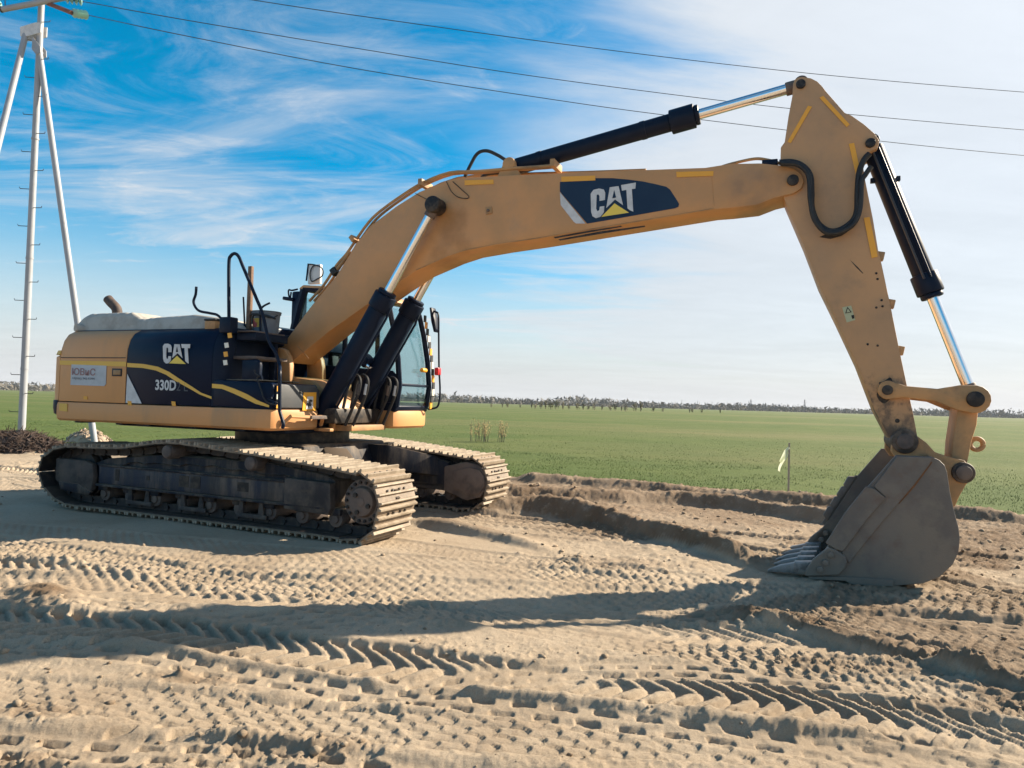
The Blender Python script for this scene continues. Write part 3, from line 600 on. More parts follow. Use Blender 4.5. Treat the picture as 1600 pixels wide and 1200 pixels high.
    for j in range(NSH):
        a, b = spts[j-1], spts[(j+1) % NSH]; t = (b-a).normalized(); ang = math.atan2(t.y, t.x)
        # tangent runs forward along the top; outward normal is to its left
        so = sm if j == 0 else link_copy(sm, F_); lo = lm if j == 0 else link_copy(lm, F_)
        for o in (so, lo):
            o.location = (spts[j].x, y_c, spts[j].y); o.rotation_euler = (0, -ang, 0)
            if o is so: o.location = (spts[j].x, y_c+random.uniform(-.004, .004), spts[j].y)
    return F_
NEAR = track(-1.345, 0.75, True)
FAR = track(1.37, 0.75, False)

# ---- car body and slew ring
b = MB(); b.prism([(-1.0, 0.55), (1.0, 0.55), (0.85, 0.98), (-0.85, 0.98)], -0.95, 0.95); CB = b.build('car_body', 'frame_black', EX, bevel=0.03)
for s in (-1, 1):
    for x0, x1 in ((-1.0, -1.7), (1.0, 1.7)):
        MB().loft([[(x0-0.25, s*0.5, 0.6), (x0+0.25, s*0.5, 0.6), (x0+0.2, s*0.5, 0.95), (x0-0.2, s*0.5, 0.95)], [(x1-0.3, s*1.2, 0.45), (x1+0.3, s*1.2, 0.45), (x1+0.25, s*1.2, 0.72), (x1-0.25, s*1.2, 0.72)]]).build('frame_arm', 'frame_black', CB, bevel=0.02)
MB().cyl((0, -0.1, 0.96), (0, -0.1, 1.20), 0.78, n=48).build('slew_ring', 'grease_black', EX, bevel=0.01)
MB().span((-2.2, -1.15, 1.13), (0.72, 1.2, 1.26)).build('deck_frame', 'black_paint', EX, bevel=0.02)

# ---- counterweight
def plan(inset, z, k=1.0, x_in=-2.94):
    pts = []
    half = [(x_in, -1.5), (-3.02, -1.49), (-3.10, -1.44), (-3.16, -1.34), (-3.22, -1.1), (-3.28, -0.7), (-3.31, -0.25)]
    for x, y in half: pts.append((min(x_in, x+inset*(1 if x < x_in else 0)), y+inset*0.8, z))
    for x, y in half[::-1]: pts.append((min(x_in, x+inset*(1 if x < x_in else 0)), -y-inset*0.8, z))
    return pts
cw = MB(); cw.loft([plan(0.05, 1.24), plan(0.0, 1.30), plan(0.0, 1.47), plan(0.0, 2.07), plan(0.03, 2.09), plan(0.06, 2.20), plan(0.14, 2.33), plan(0.24, 2.41), plan(0.38, 2.47)])
CW = cw.build('counterweight', 'yellow_paint', EX, bevel=0.008)
bmp = MB(); bmp.loft([[(x-0.012*(1 if x < -2.95 else 0), y*1.008, z) for x, y, z in plan(i_, z_)] for i_, z_ in ((0.10, 1.225), (0.01, 1.27), (0.0, 1.35), (0.0, 1.462))]); bmp.build('bumper', 'black_paint', CW, bevel=0.01)
MB().loft([plan(-0.006, 2.10), plan(0.012, 2.16)], cap=False).build('stripe', 'stripe_yellow', CW)

# ---- side panels and hood: one section swept along the machine
SEC = [(-1.50, 1.45), (-1.50, 2.04), (-1.49, 2.18), (-1.455, 2.30), (-1.395, 2.39), (-1.30, 2.445), (-1.16, 2.465)]
def panel(name, m, x0, x1, parent, z0=1.45, inset=0.0, topshift=(0, 0)):
    b = MB(); a = []; c = []
    for i, (y, z) in enumerate(SEC):
        zz_ = max(z, z0); k = max(0, (z-2.04)/0.42)
        a.append((x0+topshift[0]*0, y+inset, zz_)); c.append((x1, y+inset, zz_))
    ins = [(y+0.03, z-0.02) for y, z in SEC[::-1]]
    a += [(x0, y+inset, max(z, z0)) for y, z in ins]; c += [(x1, y+inset, max(z, z0)) for y, z in ins]
    b.loft([a, c]); return b.build(name, m, parent, bevel=0.006)
HOOD = MB(); HOOD.span((-2.94, -1.28, 2.30), (0.0, 1.25, 2.462)); HOOD.span((-2.94, -1.42, 1.3), (-0.12, 1.4, 2.32)); HD = HOOD.build('engine_housing', 'black_paint', EX, bevel=0.02)
DOOR = panel('side_door', 'yellow_paint', -2.935, -1.655, EX)
P1 = panel('side_panel', 'navy_panel', -1.648, -0.165, EX)
# rounded front end of the hood beside the steps
b = MB(); rings = []
for k in range(7):
    a = math.pi/2*k/6; sh = 0.16*math.sin(a); iny = 0.20*(1-math.cos(a))
    rings.append([(-0.158+sh, y+iny, z-0.05*(1-math.cos(a))*(z > 2.3)) for y, z in SEC]+[(-0.158+sh*0.8, y+iny+0.03, z-0.03) for y, z in SEC[::-1]])
b.loft(rings); CORN = b.build('hood_corner', 'black_paint', EX)
MB().span((-0.14, -1.32, 1.45), (0.0, -0.6, 2.42)).build('hood_front', 'black_paint', EX, bevel=0.02)
# dark crease under the stripe and painted stripes
flat('stripe', 'stripe_yellow', DOOR, [c1_(217, 733), c1_(630, 741), c1_(630, 771), c1_(217, 760)], -1.5)
MB().span((-2.92, -1.508, 2.052), (-1.67, -1.497, 2.062)).build('seam', 'black_rubber', DOOR)
flat('stripe', 'stripe_yellow', P1, [c1_(*p) for p in [(637, 748), (740, 755), (830, 772), (900, 805), (960, 845), (1040, 895), (1100, 935), (1164, 958), (1164, 974), (1090, 945), (1020, 905), (940, 862), (880, 822), (815, 795), (735, 780), (637, 774)]], -1.5)
flat('white_wedge', 'decal_white', P1, [c1_(*p) for p in [(638, 818), (728, 1002), (628, 998)]], -1.5)
for p in ((915, 988), (640, 985)): flat('reflector', 'reflector_orange', P1, [c1_(*p), c1_(p[0]+24, p[1]+2), c1_(p[0]+28, p[1]+30), c1_(p[0]+4, p[1]+28)], -1.5, lift=0.008)
flat('reflector', 'reflector_orange', DOOR, [c1_(365, 955), c1_(388, 957), c1_(388, 978), c1_(365, 976)], -1.5)
SG = flat('company_sign', 'sign_white', DOOR, [c1_(*p) for p in [(290, 758), (508, 766), (505, 880), (494, 893), (283, 886)]], -1.5, th=0.004)
def txt_px(t, m, parent, name, cfun, x0, y0, x1, y1, bold, y=-1.5, lift=0.012):
    a = U(*cfun(x0, y1), y); b_ = U(*cfun(x1, y1+ (0 if cfun is not c1_ else 5)), y); c = U(*cfun(x0, y0), y)
    return text_part(t, m, parent, name, (a[0], y, a[1]), (b_[0]-a[0], 0, b_[1]-a[1]), (0, 0, c[1]-a[1]), 1, bold, (0, -lift, 0))
txt_px('ЮВиС', 'sign_red', DOOR, 'sign_lettering', c1_, 294, 779, 440, 824, 0.02)
txt_px('+7(гос) 942-9.994', 'sign_ink', DOOR, 'sign_phone_line', c1_, 294, 836, 436, 854, 0.02)
# door latch
l0 = U(*c1_(545, 783), -1.5); l1 = U(*c1_(602, 832), -1.5)
MB().span((l0[0], -1.512, l1[1]), (l1[0], -1.49, l0[1])).build('latch', 'black_rubber', DOOR, bevel=0.003)
MB().span((l0[0]+0.03, -1.518, l1[1]+0.02), (l1[0]-0.015, -1.49, l0[1]-0.02)).build('latch_plate', 'yellow_worn', DOOR, bevel=0.003)
txt_px('330D', 'decal_white', P1, 'model_number', c1_, 812, 852, 942, 918, 0.03, lift=0.007)
txt_px('2 L', 'decal_grey', P1, 'model_number_ghost', c1_, 945, 866, 1016, 921, 0.0, lift=0.007)
# the logo: letters drawn once, placed twice
LOGO = {'C': [(333, 812), (350, 788), (385, 779), (415, 786), (424, 806), (422, 851), (388, 857), (388, 826), (380, 815), (370, 820), (367, 905), (374, 921), (386, 916), (390, 893), (418, 889), (416, 925), (398, 955), (365, 965), (344, 952), (336, 925)],
        'A': [(452, 772), (507, 764), (535, 884), (485, 848), (430, 902)], 'T': [(523, 758), (615, 742), (612, 780), (590, 783), (599, 924), (576, 914), (563, 903), (556, 788), (528, 793)],
        'hole': [(480, 788), (492, 836), (468, 842)], 'edge': [(483, 856), (592, 936), (383, 968)], 'tri': [(483, 873), (573, 931), (400, 957)]}
def body_map(p): by = p[1]+0.155*(p[0]-331); return (860+(p[0]-331)/284*172+ (785-by)*-0.0, 625+(by-785)/183*125+0.02*(p[0]-331))
def logo(parent, fn, y, dark):
    for k, m, lf in (('C', 'decal_white', 0.007), ('A', 'decal_white', 0.007), ('T', 'decal_white', 0.007), ('hole', dark, 0.010), ('edge', dark, 0.010), ('tri', 'logo_yellow', 0.013)):
        flat({'hole': 'letter_counter', 'edge': 'logo_outline', 'tri': 'logo_triangle'}.get(k, 'logo_letter'), m, parent, [fn(p) for p in LOGO[k]], y, th=0.002, lift=lf)
logo(P1, lambda p: c1_(*body_map(p)), -1.5, 'navy_panel')

# ---- yellow skirt along the deck edge
def skirt(name, m, pts2, parent):                       # pts2: plan corners; section bulges outwards
    sec = [(0.045, 1.18), (0.008, 1.21), (0.0, 1.27), (0.0, 1.39), (0.012, 1.435), (0.05, 1.445)]
    b = MB(); rings = []
    for (x, y, nx, ny) in pts2:
        o_ = [(x-nx*d, y-ny*d, z) for d, z in sec]+[(x-nx*0.10, y-ny*0.10, 1.44), (x-nx*0.10, y-ny*0.10, 1.185)]; rings.append(o_)
    b.loft(rings); return b.build(name, m, parent, smooth=40)
SK = skirt('deck_skirt', 'yellow_paint', [(-2.945, -1.515, 0, -1), (0.70, -1.515, 0, -1), (0.785, -1.50, 0.5, -0.86), (0.82, -1.44, 0.95, -0.3), (0.83, -0.66, 1, 0)], EX)
flat('warning_patch', 'stripe_yellow', SK, [c1_(212, 1000), c1_(262, 1003), c1_(262, 1052), c1_(212, 1046)], -1.517, lift=0.003)
for x in (-2.7, -1.9, -1.4, -0.6, 0.2): MB().span((x, -1.42, 1.155), (x+0.12, -1.2, 1.185)).build('mounting_bracket', 'black_paint', SK)

# ---- right front tool box with steps
b = MB(); b.prism([(-0.158, 1.452), (0.80, 1.43), (0.80, 1.72), (0.77, 1.765), (-0.158, 1.79)], -1.495, -0.62); BX_ = b.build('tool_box', 'navy_panel', EX, bevel=0.02)
b = MB(); b.loft([[(0.803, -1.45, 1.45), (0.803, -0.63, 1.45), (0.803, -0.63, 1.70), (0.803, -0.72, 1.755), (0.803, -1.45, 1.755)], [(0.835, -1.44, 1.46), (0.835, -0.64, 1.46), (0.835, -0.64, 1.69), (0.835, -0.73, 1.745), (0.835, -1.44, 1.745)]])
b.build('box_door', 'grey_plastic', BX_, bevel=0.008)
flat('stripe', 'stripe_yellow', BX_, [c1_(*p) for p in [(1168, 878), (1235, 884), (1310, 910), (1390, 945), (1450, 980), (1524, 1012), (1524, 1026), (1440, 1004), (1370, 970), (1300, 938), (1230, 910), (1168, 905)]], -1.495, lift=0.006)
def front_flat(name, m, parent, pix, x, th=0.004):
    q = [U.front(px, py, x) for px, py in pix]; b = MB(); n = len(q)
    b.loft([[(x+0.001, y, z) for y, z in q], [(x+0.001+th, y, z) for y, z in q]]); return b.build(name, m, parent, smooth=0)
DP = front_flat('decal_plate', 'reflector_orange', BX_, [c5_(*p) for p in [(628, 488), (760, 486), (752, 676), (614, 676)]], 0.836)
front_flat('decal_picture', 'decal_white', BX_, [c5_(*p) for p in [(668, 530), (728, 530), (722, 660), (652, 662)]], 0.842)
front_flat('decal_figure', 'black_rubber', BX_, [c5_(*p) for p in [(676, 570), (705, 560), (724, 575), (712, 588), (700, 582), (706, 612), (716, 606), (700, 636), (688, 626), (684, 650), (674, 632), (660, 618), (664, 598), (682, 600)]], 0.847, 0.002)
MB().cyl((0.834, -1.02, 1.665), (0.846, -1.02, 1.665), 0.022, n=12).build('lock', 'black_rubber', BX_)
for i, (z0, z1, m) in enumerate(((1.66, 1.725, 'reflector_orange'), (1.565, 1.625, 'reflector_white'), (1.455, 1.525, 'reflector_orange'))): MB().span((0.837, -1.47, z0), (0.842, -1.405, z1)).build('reflector', m, BX_)
# step well behind the box
MB().span((0.0, -0.66, 1.76), (0.10, -0.60, 2.38)).build('well_wall', 'black_paint', EX, bevel=0.01)
MB().span((0.0, -1.32, 2.06), (0.36, -0.72, 2.10)).build('step_plate', 'muddy_steel', EX, bevel=0.006)
MB().span((0.0, -1.42, 1.785), (0.55, -0.70, 1.80)).build('tread_plate', 'track_steel', EX, bevel=0.003)
MB().span((0.02, -1.30, 2.30), (0.34, -0.70, 2.40)).build('upper_step', 'black_paint', EX, bevel=0.01)
MB().span((0.02, -1.34, 2.402), (0.32, -0.74, 2.42)).build('upper_tread', 'muddy_steel', EX, bevel=0.004)
for p, m in (((205, 165), 'reflector_orange'), ((165, 288), 'reflector_white'), ((155, 400), 'reflector_orange'), ((150, 505), 'reflector_white')):
    flat('reflector', m, CORN, [d8_(*p), d8_(p[0]+48, p[1]-6), d8_(p[0]+58, p[1]+55), d8_(p[0]+10, p[1]+62)], -1.49, th=0.006, lift=0.0)
# folded right mirror
b = MB(); b.prism(PL([d8_(388, 800), d8_(395, 500), d8_(570, 490), d8_(612, 515), d8_(622, 560), d8_(606, 800)], -1.36), -1.38, -1.32); MR = b.build('mirror', 'black_paint', EX, bevel=0.018)
# hand rails
MB().tube(curve_pts(P3([d7_(222, 960), d7_(220, 600), d7_(222, 240), d7_(245, 160), d7_(295, 130), d7_(345, 170), d7_(400, 300), d7_(560, 680), d7_(640, 880), d8_(720, 260), d8_(800, 400), d8_(855, 560)], -1.42)+P3([d8_(858, 650), d8_(855, 850), d8_(855, 1100), c5_(385, 700), c5_(418, 815), c5_(408, 860)], -1.56)), 0.021, 10).build('hand_rail', 'black_paint', EX)
b = MB(); q = U(*d7_(205, 1000), -1.42); b.span((q[0]-0.09, -1.47, 2.38), (q[0]+0.09, -1.33, 2.58)); b.build('rail_socket', 'black_paint', EX, bevel=0.015)
MB().tube(curve_pts(P3([c1_(1067, 272), c1_(1063, 320), c1_(1050, 370), c1_(1080, 420), c1_(1150, 437), c1_(1200, 450), c1_(1232, 490), c1_(1236, 545)], -1.40)), 0.017, 8).build('grab_rail', 'black_paint', EX)
MB().tube(curve_pts(P3([d8_(540, 622), d8_(555, 670), d8_(600, 700), d8_(575, 730), d8_(620, 860), d8_(660, 980), d8_(730, 1045), d8_(820, 1060)], -1.53)), 0.009, 6).build('mirror_cable', 'black_rubber', EX)
MB().tube(curve_pts(P3([c5_(300, 545), c5_(250, 560), c5_(330, 590), c5_(372, 612)], -1.55)), 0.010, 6).build('rail_bracket', 'black_paint', EX)
# step loop on the skirt front
b = MB(); b.tube([(0.84, -1.36, 1.25), (0.92, -1.30, 1.36), (0.95, -0.95, 1.345), (0.95, -0.70, 1.35), (0.86, -0.62, 1.24)], 0.025, 8); b.build('front_step', 'yellow_paint', EX)
MB().span((0.91, -0.98, 1.322), (0.99, -0.66, 1.368)).build('step_grip', 'muddy_steel', EX, bevel=0.006)
b = MB(); b.span((0.80, -0.68, 1.16), (1.05, -0.60, 1.20)); b.span((0.82, -0.40, 1.16), (0.90, -0.34, 1.46)); b.span((0.80, -0.68, 1.16), (0.88, -0.32, 1.20)); b.build('front_bracket', 'yellow_paint', EX, bevel=0.008)
# hood-top fittings
q = U(*c1_(1180, 505), -1.2); b = MB(); b.span((q[0]-0.09, -1.28, 2.45), (q[0]+0.09, -1.1, 2.56)); b.build('filler_cap_box', 'yellow_worn', EX, bevel=0.012)
MB().span((q[0]-0.10, -1.285, 2.562), (q[0]+0.10, -1.095, 2.59)).build('filler_cap', 'black_rubber', EX, bevel=0.01)
MB().tube(curve_pts(P3([c1_(575, 480), c1_(572, 425), c1_(562, 400), c1_(535, 372), c1_(515, 348)], 0.1)), 0.078, 14).build('exhaust_pipe', 'exhaust', EX)

# ---- boom
BN, BF = -0.36, 0.13                                     # near and far side of the boom box
BC = (BN+BF)/2
top = [(437, 552), (441, 540), (485, 480), (525, 432), (545, 400), (555, 382), (580, 352), (620, 322), (655, 300), (705, 280), (730, 277), (840, 272), (965, 267), (1102, 262), (1140, 256), (1187, 255), (1217, 258), (1240, 263), (1252, 272), (1256, 283), (1252, 294), (1240, 302)]
lowr = [(1210, 309), (1182, 320), (1140, 325), (1115, 327), (840, 373), (780, 382), (730, 391), (700, 401), (650, 423), (610, 450), (572, 477), (515, 517), (454, 567), (442, 566)]
BOOM = MB().prism(PL(top+lowr, BN), BN, BF).build('boom', 'yellow_boom', EX, bevel=0.006, smooth=25)
# side plate edge (weld line) along the top and bottom
def weld(pts, y, parent, m='yellow_worn', r=0.007): MB().tube(P3(pts, y), r, 6).build('weld_seam', m, parent)
weld([(p[0], p[1]-1.0) for p in lowr[3:9]], BN, BOOM); weld([c2_(*p) for p in [(258, 560), (330, 640)]], BN, BOOM, r=0.004); weld([(1112, 268), (1116, 322)], BN, BOOM, r=0.004)
for pix in ([c3_(985, 408), c3_(1165, 403), c3_(1166, 430), c3_(985, 438)], [c6_(148, 705), c6_(360, 698), c6_(362, 728), c6_(150, 737)], [c6_(867, 675), c6_(1100, 670), c6_(1098, 700), c6_(870, 708)]): flat('reflective_strip', 'reflector_orange', BOOM, pix, BN)
flat('logo_panel', 'navy_decal', BOOM, [c6_(*p) for p in [(140, 738), (150, 737), (362, 714), (470, 714), (560, 722), (660, 735), (740, 752), (805, 768), (828, 785), (870, 850), (885, 875), (880, 893), (860, 902), (700, 930), (500, 966), (310, 998), (140, 798)]], BN, lift=0.001)
flat('white_wedge', 'decal_white', BOOM, [c6_(*p) for p in [(140, 802), (300, 998), (240, 997), (225, 985), (145, 882)]], BN, lift=0.002)
logo(BOOM, lambda p: c6_(*p), BN, 'navy_decal')
for pix in ([(100, 1082), (330, 1040), (520, 1012), (530, 1018), (340, 1050), (110, 1090)], [(130, 1096), (400, 1045), (670, 1010), (672, 1018), (420, 1058), (140, 1104)]): flat('scrape_mark', 'grease_black', BOOM, [c6_(*p) for p in pix], BN, th=0.001, lift=0.001)
def pin(px, py, y, r, m='grease_black', parent=None, dep=0.03, name='pin'):
    x, z = U(px, py, y); return MB().cyl((x, y-dep, z), (x, y+0.02, z), r, n=20).build(name, m, parent or EX, bevel=0.006)
pin(1239, 282, BN, 0.058, parent=BOOM)
flat('bolt_plate', 'yellow_worn', BOOM, [c3_(1115, 575), c3_(1155, 572), c3_(1158, 612), c3_(1120, 622)], BN, th=0.012, lift=0)
pin(c3_(1133, 597)[0], c3_(1133, 597)[1], BN-0.012, 0.018, parent=BOOM, m='muddy_steel', name='bolt')
# pipes along the boom's back
for k, (y, dz) in enumerate(((-0.27, 0.045), (-0.17, 0.06), (-0.02, 0.05))):
    pts = [(477, 474), (500, 448), (520, 417), (535, 400), (550, 378), (570, 350), (590, 331), (625, 306), (655, 288), (697, 272), (740, 270), (800, 265), (845, 262), (862, 260)] if k < 2 else [(535, 400), (570, 350), (625, 306), (697, 272), (800, 265), (900, 262), (1000, 258)]
    P = P3(pts, BN); MB().tube(curve_pts([(p[0], y, p[2]+dz) for p in P], 3), 0.020, 8).build('oil_pipe', 'yellow_worn', BOOM)
for px, py in ((548, 380), (655, 292), (862, 262)):
    x, z = U(px, py, BN); MB().box((x, -0.2, z+0.07), (0.06, 0.30, 0.09), Matrix.Rotation(-0.7 if px < 640 else 0, 3, 'Y')).build('pipe_clamp', 'yellow_worn', BOOM, bevel=0.006)
x0 = U(*c3_(160, 968), BN)
MB().tube([(x0[0], -0.3, x0[1]), (x0[0]+0.10, -0.28, x0[1]+0.12), (x0[0]+0.2, -0.26, x0[1]+0.27)], 0.022, 8).build('work_light_arm', 'yellow_worn', BOOM)
MB().box((x0[0]-0.01, -0.3, x0[1]-0.01), (0.09, 0.10, 0.10), Matrix.Rotation(-0.6, 3, 'Y')).build('work_light', 'black_rubber', BOOM, bevel=0.01)
MB().tube(curve_pts([(U(px, py, BN)[0], -0.15, U(px, py, BN)[1]) for px, py in [c3_(940, 355), c3_(975, 280), c3_(1020, 205), c3_(1080, 187), c3_(1150, 215), c3_(1210, 250), c3_(1270, 262), c3_(1330, 245), c3_(1345, 270)]]), 0.022, 10).build('hose', 'black_rubber', BOOM)
MB().tube(curve_pts([(U(px, py, BN)[0], -0.05, U(px, py, BN)[1]) for px, py in [c3_(1020, 350), c3_(1060, 322), c3_(1130, 312), c3_(1230, 318)]]), 0.022, 10).build('hose', 'black_rubber', BOOM)
MB().tube(curve_pts(P3([c3_(870, 415), c3_(900, 475), c3_(940, 510), c3_(990, 520), c3_(1010, 508), c3_(960, 460), c3_(910, 415)], BN-0.012)), 0.005, 6).build('lamp_wire', 'black_rubber', BOOM)
MB().tube(curve_pts(P3([c3_(675, 488), c3_(720, 512), c3_(765, 535)], BN-0.012)), 0.004, 6).build('lamp_wire', 'black_rubber', BOOM)
MB().tube(curve_pts([(U(px, py, BN)[0], -0.25, U(px, py, BN)[1]) for px, py in [c6_(900, 662), c6_(1080, 640), c6_(1200, 605), c6_(1350, 572), c6_(1440, 580), c6_(1510, 600)]]), 0.017, 8).build('tip_pipe', 'yellow_worn', BOOM)
xa, za = U(*c6_(1450, 610), BN); MB().box((xa, -0.22, za+0.01), (0.16, 0.2, 0.06)).build('pipe_block', 'black_paint', BOOM, bevel=0.008)
# foot brackets and centre frame
for y0 in (-0.52, 0.19):
    MB().prism(PL([c5_(*p) for p in [(330, 390), (320, 120), (335, 45), (380, 18), (440, 40), (480, 110), (495, 200), (497, 400)]], -0.50), y0, y0+0.10).build('boom_bracket', 'yellow_paint', EX, bevel=0.02)
b = MB(); b.prism([(0.12, 1.45), (1.0, 1.45), (0.90, 1.62), (0.55, 1.84), (0.12, 1.88)], -0.44, 0.20); b.build('centre_frame', 'yellow_paint', EX, bevel=0.02)
b = MB(); b.prism([(0.55, 1.42), (0.72, 1.42), (0.74, 1.62), (0.70, 1.98), (0.60, 1.98), (0.52, 1.82)], 0.14, 0.24); b.build('frame_gusset', 'yellow_paint', EX, bevel=0.012)
b = MB(); b.span((-0.3, -0.58, 1.26), (1.05, 0.5, 1.46)); b.build('front_frame', 'grease_black', EX, bevel=0.02)
MB().span((0.8, -0.34, 1.16), (1.15, 0.5, 1.24)).build('front_beam', 'yellow_worn', EX, bevel=0.01)

# ---- hydraulic cylinders
def cylinder(name, a, b_, y, f_gland, rb, rg, rr, lbl=None, gl=0.2, rod_eye=0.10, base_eye=0.11, barrel='black_paint'):
    A = Vector((a[0], y, a[1])); B = Vector((b_[0], y, b_[1])); d = (B-A); Ln = d.length; d.normalize(); G = A+d*Ln*f_gland
    bb = MB(); bb.cyl(A+d*0.05, G-d*gl, rb, n=28); C = bb.build(name, barrel, EX, bevel=0.008)
    g = MB(); g.cyl(G-d*gl, G-d*0.05, rg, n=28); g.cyl(G-d*0.05, G, rg*0.82, n=28); g.build('gland', barrel, C, bevel=0.012)
    MB().cyl(G-d*0.02, B-d*0.06, rr, n=28).build('piston_rod', 'chrome', C)
    e = MB(); e.cyl(A+Vector((0, -0.10, 0)), A+Vector((0, 0.10, 0)), base_eye, n=24); e.build('base_eye', 'black_paint', C, bevel=0.01)
    e = MB(); e.cyl(B+Vector((0, -0.09, 0)), B+Vector((0, 0.09, 0)), rod_eye, n=24); e.cyl(B-d*0.16, B-d*0.05, rr*1.25, n=20); e.build('rod_eye', 'muddy_steel', C, bevel=0.01)
    return C, A, B, d, G
ba = U(500, 652, -0.47); bg = U(611, 458, -0.47); bt = U(681, 322, -0.47)
fgl = math.dist(ba, bg)/math.dist(ba, bt)
for y in (-0.49, 0.25):
    C, A, B, d, G = cylinder('boom_cylinder', ba, bt, y, fgl, 0.128, 0.150, 0.058, gl=0.26)
    s = MB(); o = Vector((0, -1, 0)).cross(d).normalized()
    for sgn in (1,):
        s.tube([A+d*0.25-o*0.165, A+d*1.2-o*0.165, G-d*0.30-o*0.17, G-d*0.16-o*0.14], 0.016, 8)
    s.build('oil_line', 'black_paint', C)
    e = MB(); e.cyl(B+Vector((0, -0.10 if y < 0 else -0.05, 0)), B+Vector((0, 0.12, 0)), 0.105, n=24); e.build('pin_cap', 'grease_black', C, bevel=0.02)
    # hose loops at the cylinder foot
    for k, (dx, yy) in enumerate(((0.0, 0.10), (0.06, 0.19))):
        s = MB(); Q = A+d*0.55+o*0.02+Vector((0.16+dx, yy, 0.0))
        s.tube(curve_pts([Q+Vector((-0.12, 0, -0.35)), Q+Vector((-0.06, 0, -0.08)), Q+Vector((-0.02, 0, 0.05)), Q+Vector((0.06, 0, 0.10)), Q+Vector((0.13, 0, 0.04)), Q+Vector((0.12, 0, -0.12)), Q+Vector((0.02, 0, -0.36)), Q+Vector((-0.08, 0, -0.58))]), 0.021, 8); s.build('hose', 'black_rubber', C)
        MB().cyl(Q+Vector((0.125, 0, -0.02)), Q+Vector((0.10, 0, -0.16)), 0.028, n=8).build('hose_fitting', 'decal_white' if k else 'muddy_steel', C)
y = BC
sa = U(802, 262, y); sg = U(*c6_(1015, 340), y); st = U(1252, 133, y)
C, A, B, d, G = cylinder('stick_cylinder', sa, st, y, math.dist(sa, sg)/math.dist(sa, st), 0.102, 0.138, 0.058, gl=0.33, base_eye=0.09, rod_eye=0.072)
MB().cyl(tuple(A+Vector((0, -0.17, 0))), tuple(A+Vector((0, 0.17, 0))), 0.085, n=20).build('base_lug', 'yellow_worn', C, bevel=0.02)
MB().prism([(A.x-0.16, A.z-0.16), (A.x+0.16, A.z-0.16), (A.x+0.06, A.z+0.05), (A.x-0.06, A.z+0.05)], A.y-0.15, A.y-0.11).build('lug_plate', 'yellow_worn', C, bevel=0.01)
for f in (0.16, 0.72): Q = A+d*(G-A).length*f; MB().cyl(Q-d*0.03, Q+d*0.03, 0.108, n=24).build('line_clamp', 'black_paint', C)

# ---- stick
SN, SF = -0.32, 0.09; SC_ = (SN+SF)/2
stick_px = [(1239, 132), (1241, 125), (1246, 121), (1254, 120), (1267, 122), (1277, 127), (1284, 134), (1291, 143), (1320, 176), (1330, 180), (1350, 194), (1365, 207), (1372, 216), (1374, 222), (1371, 231), (1356, 238), (1347, 246), (1349, 262), (1352, 282), (1364, 342), (1372, 390), (1377, 410), (1392, 480), (1405, 545), (1416, 597), (1427, 647), (1433, 680), (1431, 700), (1416, 712), (1400, 706), (1389, 682), (1367, 640), (1340, 570), (1307, 500), (1280, 445), (1256, 382), (1227, 315), (1221, 300), (1219, 260), (1220, 230), (1226, 222), (1232, 182), (1238, 150)]
STK = MB().prism(PL(stick_px, SN), SN, SF).build('stick', 'yellow_stick', EX, bevel=0.006, smooth=25)
for pix in ([(330, 262), (355, 268), (222, 496), (202, 486)], [(402, 212), (425, 200), (590, 378), (572, 396)], [(585, 500), (618, 494), (648, 632), (628, 690)]): flat('reflective_strip', 'reflector_orange', STK, [c7_(*p) for p in pix], SN)
flat('reflective_strip', 'reflector_orange', STK, [c7_(678, 962), c7_(715, 957), c8_(766, 84), c8_(728, 94)], SN)
pin(*c7_(285, 128), SN, 0.048, parent=STK); pin(*c7_(720, 496), SN, 0.048, parent=STK)
MB().tube(curve_pts(P3([c7_(150, 615), c7_(230, 612), c7_(300, 640), c7_(345, 700), c7_(352, 800), c7_(355, 900), c7_(390, 990), c7_(450, 1040), c7_(520, 1040), c7_(600, 990), c7_(635, 920), c7_(640, 800), c7_(650, 680), c7_(680, 600), c7_(715, 560)], SN-0.07)), 0.030, 10).build('hose', 'black_rubber', STK)
MB().tube(curve_pts(P3([c7_(160, 622), c7_(250, 625), c7_(310, 660), c7_(338, 720), c7_(345, 850), c7_(370, 970), c7_(440, 1050), c7_(530, 1050), c7_(615, 1000), c7_(655, 900), c7_(665, 740), c7_(690, 690), c7_(725, 640)], SN-0.12)), 0.026, 10).build('hose', 'black_rubber', STK)
flat('grease_smear', 'grease_black', STK, [c7_(*p) for p in [(400, 1082), (470, 1050), (560, 1040), (625, 985), (632, 1000), (590, 1040), (540, 1075), (470, 1094)]], SN, th=0.001, lift=0.001)
for pt in ((757, 188), (765, 224), (790, 356), (796, 394), (757, 402), (703, 632), (765, 640), (888, 1110)): pin(*c8_(*pt), SN, 0.012 if pt != (888, 1110) else 0.022, parent=STK, dep=0.006, name='bolt')
for pt in ((784, 75), (850, 375), (908, 668)):
    x, z = U(*c8_(*pt), SN); MB().box((x+0.0, SN+0.06, z), (0.075, 0.07, 0.09), Matrix.Rotation(0.2, 3, 'Y')).build('pipe_lug', 'yellow_worn', STK, bevel=0.008)
WS = flat('warning_label', 'label_pale', STK, [c8_(*p) for p in [(543, 402), (600, 390), (626, 480), (572, 496)]], SN, lift=0.001)
flat('warning_triangle', 'grease_black', STK, [c8_(*p) for p in [(576, 398), (604, 432), (562, 440)]], SN, th=0.001, lift=0.006)
flat('warning_triangle_inside', 'label_pale', STK, [c8_(*p) for p in [(578, 408), (594, 430), (570, 434)]], SN, th=0.001, lift=0.008)
